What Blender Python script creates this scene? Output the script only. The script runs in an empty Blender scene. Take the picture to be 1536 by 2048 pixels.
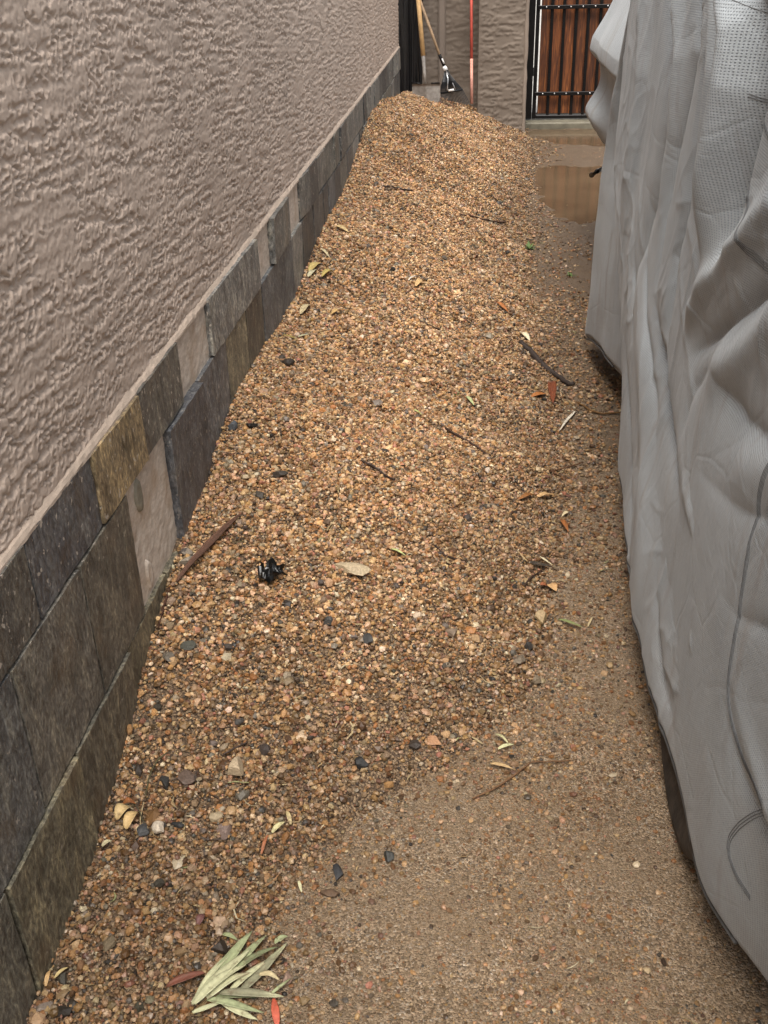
import bpy, math, random
import numpy as np
from mathutils import Matrix, Vector

sc = bpy.context.scene
COL = sc.collection
random.seed(7)
R = np.random.default_rng(11)

# ------------------------------------------------------------------ camera
CAM_H = 1.64
FPX, CX, CY = 2080.0, 768.0, 1024.0          # focal length and centre of the 1536 x 2048 frame
_dy = np.array([228.0, -1187.0, FPX]); _dy /= np.linalg.norm(_dy)
_dn = np.array([110.2719, 3666.0, FPX]); _dn /= np.linalg.norm(_dn)
_dx = np.cross(_dn, _dy); _dx /= np.linalg.norm(_dx)
_dn = np.cross(_dy, _dx)
CM = np.array([_dx, _dy, -_dn])               # camera directions (right, down, forward) to world
cam = bpy.data.cameras.new("camera")
camo = bpy.data.objects.new("camera", cam)
COL.objects.link(camo)
mw = Matrix.Identity(4)
for i in range(3):
    mw[i][0], mw[i][1], mw[i][2] = CM[i, 0], -CM[i, 1], -CM[i, 2]
mw[2][3] = CAM_H
camo.matrix_world = mw
cam.sensor_fit = 'VERTICAL'
cam.sensor_height = 24.0
cam.lens = 24.0 * FPX / 2048.0
cam.clip_start = 0.02
cam.clip_end = 500
sc.camera = camo

# ------------------------------------------------------------------ light
SUN_DIR = Vector((-0.03, -0.42, 0.91)).normalized()
w = bpy.data.worlds.new("World"); sc.world = w; w.use_nodes = True
nt = w.node_tree
bg = nt.nodes['Background']
sky = nt.nodes.new('ShaderNodeTexSky'); sky.sky_type = 'NISHITA'; sky.sun_disc = False
sky.sun_elevation = math.asin(SUN_DIR.z)
sky.sun_rotation = math.atan2(SUN_DIR.x, SUN_DIR.y)
sky.dust_density = 6.0; sky.air_density = 1.5
hs = nt.nodes.new('ShaderNodeHueSaturation'); hs.inputs['Saturation'].default_value = 0.25
nt.links.new(sky.outputs[0], hs.inputs['Color'])
nt.links.new(hs.outputs[0], bg.inputs[0])
bg.inputs[1].default_value = 0.14
sl = bpy.data.lights.new("sun", 'SUN'); sl.energy = 2.4; sl.angle = math.radians(30); sl.color = (1.0, 0.94, 0.86)
so = bpy.data.objects.new("sun", sl); COL.objects.link(so)
so.rotation_euler = SUN_DIR.to_track_quat('Z', 'Y').to_euler()
sc.view_settings.view_transform = 'Standard'; sc.view_settings.look = 'None'
sc.view_settings.exposure = 0.70; sc.view_settings.gamma = 1.0; sc.view_settings.use_curve_mapping = False
try:
    sc.cycles.max_bounces = 8; sc.cycles.diffuse_bounces = 4; sc.cycles.use_denoising = True; sc.cycles.denoiser = 'OPENIMAGEDENOISE'; sc.cycles.denoising_input_passes = 'RGB_ALBEDO_NORMAL'; sc.cycles.denoising_prefilter = 'ACCURATE'
except Exception:
    pass

# ------------------------------------------------------------------ helpers
def ray(x, y):
    return CM @ np.array([x - CX, y - CY, FPX])

def on_y(x, y, Y):
    r = ray(x, y); p = r * (Y / r[1]); p[2] += CAM_H; return p

def on_x(x, y, X):
    r = ray(x, y); p = r * (X / r[0]); p[2] += CAM_H; return p

_RT = R.permutation(4096)
def _hash(ix, iy, seed):
    return _RT[(_RT[(_RT[(ix + seed * 131) & 4095] + iy) & 4095] + seed * 17) & 4095]

def noise(x, y, seed=0):
    """gradient noise, about -1..1"""
    x = np.asarray(x, float); y = np.asarray(y, float)
    ix = np.floor(x).astype(np.int64); iy = np.floor(y).astype(np.int64)
    fx = x - ix; fy = y - iy
    u = fx * fx * fx * (fx * (fx * 6 - 15) + 10); v = fy * fy * fy * (fy * (fy * 6 - 15) + 10)
    def g(dx, dy):
        a = _hash(ix + dx, iy + dy, seed) * (2 * np.pi / 4096)
        return np.cos(a) * (fx - dx) + np.sin(a) * (fy - dy)
    a = g(0, 0) * (1 - u) + g(1, 0) * u
    b = g(0, 1) * (1 - u) + g(1, 1) * u
    return (a * (1 - v) + b * v) * 1.5

def sstep(a, b, x):
    t = np.clip((np.asarray(x, float) - a) / (b - a), 0, 1)
    return t * t * (3 - 2 * t)

def tag(o, label=None, cat=None, group=None, kind=None):
    if label: o['label'] = label
    if cat: o['category'] = cat
    if group: o['group'] = group
    if kind: o['kind'] = kind
    return o

def empty(name, loc, label, cat, group=None):
    o = bpy.data.objects.new(name, None); COL.objects.link(o)
    o.location = loc; o.empty_display_size = 0.1
    return tag(o, label, cat, group)

def mk(name, V, F, mat, parent=None, smooth=True, tint=None, uv=None, mats_idx=None, origin=None):
    """one mesh object from world-space vertices; F is an (n,k) array or a list of index tuples"""
    V = np.asarray(V, float)
    off = np.array(parent_world(parent)) if parent is not None else (np.array(origin, float) if origin is not None else np.zeros(3))
    me = bpy.data.meshes.new(name)
    V2 = (V - off).astype(np.float32)
    if isinstance(F, np.ndarray):
        n, k = F.shape
        me.vertices.add(len(V2)); me.vertices.foreach_set('co', V2.ravel())
        me.loops.add(n * k); me.loops.foreach_set('vertex_index', F.astype(np.int32).ravel())
        me.polygons.add(n); me.polygons.foreach_set('loop_start', np.arange(0, n * k, k, dtype=np.int32))
        try: me.polygons.foreach_set('loop_total', np.full(n, k, dtype=np.int32))
        except Exception: pass
        me.update(calc_edges=True)
    else:
        me.from_pydata(V2.tolist(), [], [tuple(f) for f in F]); me.update()
    for m in (mat if isinstance(mat, (list, tuple)) else [mat]):
        me.materials.append(m)
    me.polygons.foreach_set('use_smooth', np.full(len(me.polygons), bool(smooth)))
    if mats_idx is not None:
        me.polygons.foreach_set('material_index', np.asarray(mats_idx, dtype=np.int32))
    if tint is not None:
        a = me.color_attributes.new('tint', 'FLOAT_COLOR', 'POINT')
        t = np.ones((len(V2), 4), np.float32); t[:, :3] = tint
        a.data.foreach_set('color', t.ravel())
    if uv is not None:
        l = me.uv_layers.new(name='UVMap')
        li = np.empty(len(me.loops), np.int32); me.loops.foreach_get('vertex_index', li)
        l.data.foreach_set('uv', np.asarray(uv, np.float32)[li].ravel())
    o = bpy.data.objects.new(name, me); COL.objects.link(o)
    if parent is not None: o.parent = parent
    elif origin is not None: o.location = origin
    return o

def parent_world(p):
    v = Vector((0, 0, 0))
    while p is not None:
        v += p.location; p = p.parent
    return v

def gridF(nu, nv):
    a = np.arange(nu * nv).reshape(nu, nv)
    return np.stack([a[:-1, :-1].ravel(), a[1:, :-1].ravel(), a[1:, 1:].ravel(), a[:-1, 1:].ravel()], 1)

class MB:
    def __init__(s): s.v = []; s.f = []
    def add(s, V, F):
        n = len(s.v); s.v += [tuple(p) for p in V]; s.f += [tuple(i + n for i in f) for f in F]
    def box(s, a, b, bev=0.0):
        x0, y0, z0 = a; x1, y1, z1 = b
        if bev <= 0:
            s.add([(x0, y0, z0), (x1, y0, z0), (x1, y1, z0), (x0, y1, z0), (x0, y0, z1), (x1, y0, z1), (x1, y1, z1), (x0, y1, z1)],
                  [(0, 3, 2, 1), (4, 5, 6, 7), (0, 1, 5, 4), (1, 2, 6, 5), (2, 3, 7, 6), (3, 0, 4, 7)])
        else:
            c = bev; V = []; F = []
            # chamfered box through three stacked loops per end
            def loop(z, ins):
                return [(x0 + ins + c, y0 + ins, z), (x1 - ins - c, y0 + ins, z), (x1 - ins, y0 + ins + c, z), (x1 - ins, y1 - ins - c, z),
                        (x1 - ins - c, y1 - ins, z), (x0 + ins + c, y1 - ins, z), (x0 + ins, y1 - ins - c, z), (x0 + ins, y0 + ins + c, z)]
            L = [loop(z0, c * .7), loop(z0 + c, 0), loop(z1 - c, 0), loop(z1, c * .7)]
            for l in L: V += l
            F.append(tuple(range(7, -1, -1))); F.append(tuple(range(24, 32)))
            for k in range(3):
                for i in range(8):
                    j = (i + 1) % 8
                    F.append((k * 8 + i, k * 8 + j, k * 8 + 8 + j, k * 8 + 8 + i))
            s.add(V, F)
    def tube(s, pts, rad, n=8, cap=True):
        pts = [np.array(p, float) for p in pts]
        m = len(pts); rads = rad if hasattr(rad, '__len__') else [rad] * m
        V = []; F = []; pu = None
        for i, p in enumerate(pts):
            d = pts[min(i + 1, m - 1)] - pts[max(i - 1, 0)]; d = d / (np.linalg.norm(d) + 1e-12)
            if pu is None:
                u = np.cross(d, [0, 0, 1.0]);
                if np.linalg.norm(u) < 1e-3: u = np.cross(d, [0, 1.0, 0])
            else: u = pu - d * (pu @ d)
            u = u / (np.linalg.norm(u) + 1e-12); pu = u; v = np.cross(d, u)
            for k in range(n):
                a = 2 * math.pi * k / n
                V.append(p + rads[i] * (math.cos(a) * u + math.sin(a) * v))
        for i in range(m - 1):
            for k in range(n):
                j = (k + 1) % n
                F.append((i * n + k, i * n + j, i * n + n + j, i * n + n + k))
        if cap:
            F.append(tuple(range(n - 1, -1, -1))); F.append(tuple(range((m - 1) * n, m * n)))
        s.add(V, F)
    def build(s, name, mat, parent=None, smooth=False, **k):
        return mk(name, s.v, s.f, mat, parent, smooth, **k)

# ---- node material helper
def material(name):
    m = bpy.data.materials.new(name); m.use_nodes = True
    t = m.node_tree; b = t.nodes['Principled BSDF']
    return m, t, b

class N:
    def __init__(s, t): s.t = t
    def n(s, typ, **k):
        o = s.t.nodes.new(typ)
        for a, v in k.items():
            if a.startswith('i_'): o.inputs[int(a[2:])].default_value = v
            else: setattr(o, a, v)
        return o
    def l(s, a, b): s.t.links.new(a, b)
    def math(s, op, a, b=None, clamp=False):
        o = s.t.nodes.new('ShaderNodeMath'); o.operation = op; o.use_clamp = clamp
        for i, v in enumerate((a, b)):
            if v is None: continue
            if isinstance(v, (int, float)): o.inputs[i].default_value = v
            else: s.l(v, o.inputs[i])
        return o.outputs[0]
    def noise(s, vec, scale, detail=4, rough=.55, dist=0):
        o = s.t.nodes.new('ShaderNodeTexNoise'); o.inputs['Scale'].default_value = scale
        o.inputs['Detail'].default_value = detail; o.inputs['Roughness'].default_value = rough; o.inputs['Distortion'].default_value = dist
        if vec is not None: s.l(vec, o.inputs['Vector'])
        return o.outputs['Fac']
    def ramp(s, fac, stops, interp='LINEAR'):
        o = s.t.nodes.new('ShaderNodeValToRGB'); r = o.color_ramp; r.interpolation = interp
        while len(r.elements) < len(stops): r.elements.new(0.5)
        for e, (p, c) in zip(r.elements, stops):
            e.position = p; e.color = (*c, 1) if len(c) == 3 else c
        s.l(fac, o.inputs[0]); return o.outputs[0]
    def mix(s, fac, a, b, mode='MIX'):
        o = s.t.nodes.new('ShaderNodeMix'); o.data_type = 'RGBA'; o.blend_type = mode
        for v, i in ((fac, 0), (a, 6), (b, 7)):
            if isinstance(v, (int, float)): o.inputs[i].default_value = v
            elif isinstance(v, tuple): o.inputs[i].default_value = (*v, 1)
            else: s.l(v, o.inputs[i])
        return o.outputs[2]
    def mapping(s, vec, scale=(1, 1, 1), rot=(0, 0, 0)):
        o = s.t.nodes.new('ShaderNodeMapping'); o.inputs['Scale'].default_value = scale; o.inputs['Rotation'].default_value = rot
        s.l(vec, o.inputs['Vector']); return o.outputs[0]
    def obj(s): return s.n('ShaderNodeTexCoord').outputs['Object']
    def pos(s): return s.n('ShaderNodeNewGeometry').outputs['Position']
    def attr(s, name='tint'):
        o = s.t.nodes.new('ShaderNodeAttribute'); o.attribute_name = name; return o.outputs['Color']
    def bump(s, h, strength, dist, normal=None):
        o = s.t.nodes.new('ShaderNodeBump'); o.inputs['Strength'].default_value = strength; o.inputs['Distance'].default_value = dist
        s.l(h, o.inputs['Height'])
        if normal is not None: s.l(normal, o.inputs['Normal'])
        return o.outputs[0]

def plain(name, col, rough=.5, metal=0.0, var=.25, scale=40, bump=.15, spec=.5):
    m, t, b = material(name); q = N(t); p = q.obj()
    f = q.noise(p, scale, 5)
    c = q.ramp(f, [(.3, tuple(v * (1 - var) for v in col)), (.7, tuple(min(1, v * (1 + var)) for v in col))])
    q.l(c, b.inputs['Base Color']); b.inputs['Roughness'].default_value = rough; b.inputs['Metallic'].default_value = metal
    b.inputs['Specular IOR Level'].default_value = spec
    q.l(q.bump(q.noise(p, scale * 4, 3), bump, .002), b.inputs['Normal'])
    return m

def tinted(name, rough=.6, var=.25, scale=300, bump=.2, spec=.4):
    """colour per vertex from the 'tint' attribute, the object's own colour"""
    m, t, b = material(name); q = N(t); p = q.pos()
    f = q.noise(p, scale, 3)
    k = q.ramp(f, [(.25, (1 - var,) * 3), (.75, (1 + var,) * 3)])
    q.l(q.mix(1.0, q.attr(), k, 'MULTIPLY'), b.inputs['Base Color'])
    b.inputs['Roughness'].default_value = rough; b.inputs['Specular IOR Level'].default_value = spec
    q.l(q.bump(f, bump, .001), b.inputs['Normal'])
    return m

def stucco_mat(name, col, rough=.85, bump=.25):
    m, t, b = material(name); q = N(t); p = q.pos()
    big = q.noise(p, 3.0, 4); fine = q.noise(p, 160, 4)
    c = q.ramp(big, [(.3, tuple(v * .88 for v in col)), (.7, tuple(v * 1.1 for v in col))])
    c = q.mix(.25, c, q.ramp(fine, [(.3, tuple(v * .75 for v in col)), (.7, tuple(v * 1.2 for v in col))]))
    q.l(c, b.inputs['Base Color']); b.inputs['Roughness'].default_value = rough
    b.inputs['Specular IOR Level'].default_value = .3
    q.l(q.bump(fine, bump, .002), b.inputs['Normal'])
    return m

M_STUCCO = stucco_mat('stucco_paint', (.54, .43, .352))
M_STUCCO_SHADED = stucco_mat('stucco_shaded_back', (.165, .132, .105), rough=.7)  # wet stucco, darkened further so its colour carries the shade at the back
M_LEDGE = stucco_mat('mortar_ledge', (.47, .375, .30), bump=.6)
M_PEBBLE = tinted('pebble', rough=.5, var=.3, scale=450, bump=.25, spec=.45)
M_STONE = tinted('stone', rough=.62, var=.35, scale=220, bump=.5)
M_LEAF = tinted('dry_leaf', rough=.6, var=.22, scale=120, bump=.3)
_q = N(M_LEAF.node_tree); _b = M_LEAF.node_tree.nodes['Principled BSDF']; _src = _b.inputs['Base Color'].links[0].from_socket
_q.l(_q.mix(_q.ramp(_q.noise(_q.pos(), 70, 4, .65), [(.55, (0,) * 3), (.68, (.65,) * 3)]), _src, (.11, .07, .038)), _b.inputs['Base Color'])
M_TWIG = tinted('twig_bark', rough=.75, var=.4, scale=250, bump=.4)
M_IRON = plain('black_iron', (.012, .011, .011), .4, .6, .3, 60, .1)
M_BLACK = plain('black_plastic', (.006, .006, .007), .35, 0, .3, 30, .1)
M_RUBBER = plain('tyre_rubber', (.040, .031, .024), .8, 0, .7, 24, .8)
M_STEEL = plain('worn_steel', (.34, .31, .28), .5, .25, .3, 30, .2)
M_CHROME = plain('bright_steel', (.7, .7, .7), .3, .9, .1, 50, .05)
M_WOODH = plain('ash_handle', (.58, .36, .16), .5, 0, .2, 25, .15)
M_WOODR = plain('worn_handle', (.33, .22, .13), .6, 0, .3, 25, .2)
M_RED = plain('red_paint', (.50, .085, .06), .5, 0, .25, 14, .1)
M_PINK = plain('faded_red_paint', (.52, .24, .18), .6, 0, .3, 14, .1)
M_WHITE = plain('white_label', (.75, .74, .72), .5, 0, .05, 50, .02)
M_THREAD = plain('grey_thread', (.13, .135, .14), .9, 0, .2, 80, .1)

# ------------------------------------------------------------------ terrain
_A = np.array([(-2, .0), (.6, .02), (1.09, .035), (1.27, .05), (1.42, .06), (1.55, .1), (1.72, .165), (1.955, .235), (2.17, .3), (2.45, .345), (2.79, .395), (3.02, .40),
               (3.41, .378), (3.94, .37), (4.51, .43), (5.0, .44), (5.37, .44), (5.94, .52), (6.63, .60), (7.4, .59), (8.1, .50), (9.0, .405), (9.6, .35), (10.2, .3)])
_E = np.array([(-2, -.40), (.6, -.40), (1.0, -.40), (1.34, -.38), (1.58, -.27), (1.67, -.16), (1.73, -.02), (1.98, .12), (2.18, .19), (2.67, .25), (3.35, .28), (4.33, .27),
               (5.35, .23), (6.13, .24), (7.42, .30), (8.27, .27), (9.3, .31), (10.2, .28)])
XW = -0.753
def smooth_interp(x, tab):
    x = np.asarray(x, float); s = 0
    for d, wgt in ((-.12, .2), (-.06, .2), (0, .2), (.06, .2), (.12, .2)):
        s = s + wgt * np.interp(x + d, tab[:, 0], tab[:, 1])
    return s

def pile_h(x, y):
    """height of the gravel pile above datum; negative outside"""
    A = smooth_interp(y, _A); E = smooth_interp(y, _E) + .05 * noise(np.asarray(y) * 4.1, np.asarray(x) * 2, 5) + .035 * noise(np.asarray(y) * 11, np.asarray(x) * 9, 7)
    t = (np.asarray(x, float) - XW) / (E - XW)
    tc = np.clip(t, 0, 1)
    prof = (1 - tc) ** 1.25 * (1 + .55 * tc)
    h = A * prof
    lump = .024 * noise(np.asarray(x) * 3.2, np.asarray(y) * 3.2, 3) + .026 * noise(np.asarray(x) * 1.5 + np.asarray(y) * .5, np.asarray(y) * 1.9, 8) + .017 * noise(np.asarray(x) * 7, np.asarray(y) * 7, 4) + .006 * noise(np.asarray(x) * 22, np.asarray(y) * 22, 6)
    h = h + lump * np.clip(h / .06, 0, 1) * (.25 + .75 * sstep(.02, .30, t)) + .012 * np.clip((1 - t) * 4, -1, 1)
    return np.where(t > 1.0, -.012 - .1 * (t - 1), h)

_PUD = [on_y(0, 0, 1)] # placeholder replaced below
def ground_px(x, y, z=0.0):
    r = ray(x, y); p = r * ((z - CAM_H) / r[2]); p[2] += CAM_H; return p

PUD1 = np.array([ground_px(*p)[:2] for p in [(1066, 334), (1074, 362), (1079, 396), (1097, 420), (1128, 441), (1160, 446), (1190, 438)]] + [(1.35, 6.7), (1.4, 8.1), (.8, 8.25)])
PUD2 = np.array([(.36, 9.84), (.30, 9.7), (.33, 9.45), (.50, 9.2), (.75, 9.05), (1.5, 9.0), (1.5, 9.84)])
def poly_sd(x, y, P):
    """signed distance to polygon, negative inside"""
    x = np.asarray(x, float); y = np.asarray(y, float)
    d = np.full(x.shape, 1e9); ins = np.zeros(x.shape, bool)
    for i in range(len(P)):
        a = P[i]; b = P[(i + 1) % len(P)]; e = b - a
        t = np.clip(((x - a[0]) * e[0] + (y - a[1]) * e[1]) / (e @ e), 0, 1)
        d = np.minimum(d, np.hypot(x - a[0] - t * e[0], y - a[1] - t * e[1]))
        c = ((a[1] > y) != (b[1] > y)) & (x < (b[0] - a[0]) * (y - a[1]) / (b[1] - a[1] + 1e-12) + a[0])
        ins ^= c
    return np.where(ins, -d, d)

def dirt_h(x, y):
    x = np.asarray(x, float); y = np.asarray(y, float)
    h = .006 * noise(x * 5, y * 5, 21) + .0025 * noise(x * 16, y * 16, 22) + .0012 * noise(x * 60, y * 60, 23)
    near = np.minimum(poly_sd(x, y, PUD1), poly_sd(x, y, PUD2)) + .07 * noise(x * 5, y * 5, 24) + .03 * noise(x * 18, y * 18, 25)
    h = h - .018 * sstep(.06, -.06, near)
    return h * sstep(-4, 0, y)

def surf_h(x, y):
    return np.maximum(pile_h(x, y), dirt_h(x, y))

def at(px, py):
    """first point of the terrain seen through a pixel of the photograph"""
    r = ray(px, py); t = np.linspace(.3, 12, 2400) / (np.linalg.norm(r) / 1.0) * 1.0
    P = r[None] * t[:, None]; P[:, 2] += CAM_H
    below = np.nonzero(P[:, 2] < surf_h(P[:, 0], P[:, 1]))[0]
    i = below[0] if len(below) else len(t) - 1
    return P[i]

# ground sheet
def lines(parts):
    out = []
    for a, b, st in parts: out += list(np.arange(a, b - st * .3, st))
    out.append(parts[-1][1]); return np.array(out)
gx = np.concatenate([[-80, -30, -10, -4, -2], lines([(-1.0, .9, .014), (.9, 1.6, .05), (1.6, 4, .4)]), [10, 30, 80]])
gy = np.concatenate([[-60, -20, -6, -3, -1], lines([(0., .8, .1), (.8, 3.2, .012), (3.2, 6, .02), (6, 10.3, .03)]), [12, 16, 30, 80, 200]])
GX, GY = np.meshgrid(gx, gy, indexing='ij')
GZ = dirt_h(GX, GY)
GZ = np.where(GY > 10.25, -.0, GZ)

def dirt_mat():
    m, t, b = material('packed_wet_dirt'); q = N(t); p = q.pos()
    v = q.n('ShaderNodeTexVoronoi'); v.inputs['Scale'].default_value = 260; q.l(p, v.inputs['Vector'])
    v2 = q.n('ShaderNodeTexVoronoi'); v2.inputs['Scale'].default_value = 520; q.l(p, v2.inputs['Vector'])
    sep = q.n('ShaderNodeSeparateColor'); q.l(v.outputs['Color'], sep.inputs[0])
    grain = q.ramp(sep.outputs[0], [(.0, (.08, .05, .027)), (.3, (.20, .135, .078)), (.55, (.34, .24, .15)), (.75, (.50, .37, .245)), (.9, (.09, .075, .06)), (1.0, (.60, .50, .39))])
    mud = q.ramp(q.noise(p, 220, 5, .7), [(.3, (.14, .094, .054)), (.7, (.31, .218, .132))])
    area = q.noise(p, 3.2, 5, .6)
    mask = q.ramp(area, [(.38, (0.25,) * 3), (.62, (.95,) * 3)])
    c = q.mix(mask, mud, grain)
    damp = q.noise(p, 1.7, 4)
    c = q.mix(q.ramp(damp, [(.4, (0,) * 3), (.7, (.4,) * 3)]), c, (.15, .10, .055))
    sy = q.n('ShaderNodeSeparateXYZ'); q.l(p, sy.inputs[0])
    wet = q.ramp(q.math('MULTIPLY', q.math('ADD', sy.outputs[1], q.math('MULTIPLY', damp, 2.0)), .1), [(.36, (0,) * 3), (.58, (.85,) * 3)])
    c = q.mix(wet, c, (.105, .068, .040))
    q.l(c, b.inputs['Base Color'])
    q.l(q.ramp(damp, [(.35, (.75,) * 3), (.65, (.5,) * 3)]), b.inputs['Roughness'])
    h = q.math('ADD', q.math('MULTIPLY', v.outputs['Distance'], -1.0), q.math('MULTIPLY', v2.outputs['Distance'], -.5))
    h = q.math('ADD', h, q.noise(p, 90, 4))
    q.l(q.bump(h, 1.0, .005), b.inputs['Normal'])
    return m
M_DIRT = dirt_mat()
g = mk('ground', np.stack([GX, GY, GZ], -1).reshape(-1, 3), gridF(len(gx), len(gy)), M_DIRT)
tag(g, 'brown packed wet dirt along the covered car', 'ground', kind='structure')

# driveway beyond the gate, seen only through the slits
m, t, b = material('pale_concrete'); q = N(t)
q.l(q.ramp(q.noise(q.pos(), 4, 6), [(.3, (.30, .285, .26)), (.7, (.42, .40, .37))]), b.inputs['Base Color']); b.inputs['Roughness'].default_value = .8
M_CONC = m
mb = MB(); mb.box((-12, 10.6, -.15), (20, 60, .02)); o = mb.build('driveway', M_CONC); tag(o, kind='structure', label='pale concrete driveway beyond the gate', cat='driveway')

# puddles
def water_mat():
    m, t, b = material('muddy_water'); q = N(t); p = q.pos()
    q.l(q.ramp(q.noise(p, 2.5, 3), [(.3, (.075, .048, .027)), (.7, (.12, .080, .046))]), b.inputs['Base Color'])
    b.inputs['Roughness'].default_value = .11; b.inputs['IOR'].default_value = 1.33
    b.inputs['Specular IOR Level'].default_value = .6
    q.l(q.bump(q.noise(p, 14, 3), .05, .004), b.inputs['Normal'])
    return m
M_WATER = water_mat()
for P, lab in ((PUD1, 'brown rain puddle beside the covered car reflecting the gate'), (PUD2, 'smaller muddy puddle in front of the gate threshold')):
    c = P.mean(0); n = 16; V = []; big = (P - c) * 1.12 + c
    o = mk('puddle', [(x, y, -.0065) for x, y in big], [tuple(range(len(P)))], M_WATER, smooth=False)
    if o.data.polygons[0].normal.z < 0: o.data.flip_normals()
    tag(o, lab, 'puddle', kind='structure')

# ------------------------------------------------------------------ gravel
def ico():
    f = (1 + 5 ** .5) / 2
    v = np.array([(-1, f, 0), (1, f, 0), (-1, -f, 0), (1, -f, 0), (0, -1, f), (0, 1, f), (0, -1, -f), (0, 1, -f), (f, 0, -1), (f, 0, 1), (-f, 0, -1), (-f, 0, 1)], float)
    v /= np.linalg.norm(v[0])
    F = np.array([(0, 11, 5), (0, 5, 1), (0, 1, 7), (0, 7, 10), (0, 10, 11), (1, 5, 9), (5, 11, 4), (11, 10, 2), (10, 7, 6), (7, 1, 8), (3, 9, 4), (3, 4, 2), (3, 2, 6), (3, 6, 8), (3, 8, 9), (4, 9, 5), (2, 4, 11), (6, 2, 10), (8, 6, 7), (9, 8, 1)])
    return v, F
ICO_V, ICO_F = ico()
OCT_V = np.array([(1, 0, 0), (-1, 0, 0), (0, 1, 0), (0, -1, 0), (0, 0, 1), (0, 0, -1)], float)
OCT_F = np.array([(0, 2, 4), (2, 1, 4), (1, 3, 4), (3, 0, 4), (2, 0, 5), (1, 2, 5), (3, 1, 5), (0, 3, 5)])

def rotations(n):
    q = R.normal(size=(n, 4)); q /= np.linalg.norm(q, axis=1)[:, None]
    w_, x, y, z = q.T
    return np.stack([np.stack([1 - 2 * (y * y + z * z), 2 * (x * y - z * w_), 2 * (x * z + y * w_)], -1),
                     np.stack([2 * (x * y + z * w_), 1 - 2 * (x * x + z * z), 2 * (y * z - x * w_)], -1),
                     np.stack([2 * (x * z - y * w_), 2 * (y * z + x * w_), 1 - 2 * (x * x + y * y)], -1)], 1)

PAL = np.array([(.50, .33, .175), (.44, .27, .13), (.56, .40, .24), (.60, .46, .31), (.38, .20, .085), (.30, .17, .08), (.52, .34, .23), (.64, .54, .41), (.19, .115, .06), (.10, .083, .068), (.21, .185, .155), (.33, .25, .175), (.42, .22, .15)])
PALW = np.array([.19, .15, .16, .09, .09, .08, .08, .05, .05, .02, .03, .07, .03]); PALW = PALW / PALW.sum()

def pebbles(P, rad, base=(ICO_V, ICO_F), flat=.85, pal=None):
    n = len(P); BV, BF = base
    sc_ = np.stack([R.uniform(.75, 1.25, n), R.uniform(.75, 1.25, n), R.uniform(.6, 1.0, n)], -1) * rad[:, None]
    J = BV[None] * R.uniform(.78, 1.18, (n, len(BV), 1))
    V = J * sc_[:, None, :]
    V = np.einsum('nij,nkj->nki', rotations(n), V)
    V[:, :, 2] *= flat
    V = V + P[:, None, :]
    F = (BF[None] + (np.arange(n) * len(BV))[:, None, None]).reshape(-1, 3)
    ci = R.choice(len(PAL), n, p=PALW if pal is None else pal)
    col = PAL[ci] ** 1.16 * .88 * np.array([1.0, .95, .895]) * R.uniform(.38, 1.5, (n, 1)) * R.uniform(.94, 1.06, (n, 3))
    damp = .55 + .45 * sstep(.0, .24, pile_h(P[:, 0], P[:, 1]) + .06 * noise(P[:, 0] * 4, P[:, 1] * 3, 35)); dusty = 1 - .10 * noise(P[:, 0] * 11, P[:, 1] * 9, 34)
    col = col * (damp * dusty)[:, None]
    return V.reshape(-1, 3), F, np.repeat(col, len(BV), 0)

# pile bed
px_ = lines([(-.765, .40, .0145)]); py_ = lines([(.55, 3.4, .0145), (3.4, 10.0, .03)])
PX, PY = np.meshgrid(px_, py_, indexing='ij')
PZ = pile_h(PX, PY) - .003
bedV = np.stack([PX, PY, PZ], -1).reshape(-1, 3); bedF = gridF(len(px_), len(py_))
keep = (PZ.reshape(-1)[bedF] > -.03).any(1); bedF = bedF[keep]

def scatter(n, x0, x1, y0, y1, dens):
    x = R.uniform(x0, x1, n); y = R.uniform(y0, y1, n)
    k = R.uniform(0, 1, n) < dens(x, y)
    return x[k], y[k]

def pile_dens(x, y):
    h = pile_h(x, y)
    edge = sstep(-.012, .012, h)
    bare = sstep(.25, .5, noise(x * 2.6, y * 2.6, 31)) * sstep(2.6, 1.2, y) * .75
    thin = np.where(y < 1.5, .85, 1.0)
    return edge * (1 - bare) * thin

sets = []
def add_set(n, y0, y1, r0, r1, dens, base, sig=.33, lift=.25):
    x, y = scatter(n, -.75, .5, y0, y1, dens)
    r = np.clip(np.exp(R.normal(math.log(r0), sig, len(x))), r0 * .45, r1)
    z = surf_h(x, y) + r * lift * R.uniform(-1.6, 3.2, len(x))
    sets.append(pebbles(np.stack([x, y, z], -1), r, base))
I_, O_ = (ICO_V, ICO_F), (OCT_V, OCT_F)
add_set(52000, .6, 2.3, .0047, .012, pile_dens, I_)
add_set(52000, 2.3, 3.6, .0047, .012, pile_dens, I_)
add_set(72000, 3.6, 6.0, .0052, .012, pile_dens, I_)
add_set(80000, 6.0, 9.9, .0060, .014, pile_dens, O_)
add_set(50000, .6, 3.4, .0026, .005, lambda x, y: pile_dens(x, y), O_, lift=.8)
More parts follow.
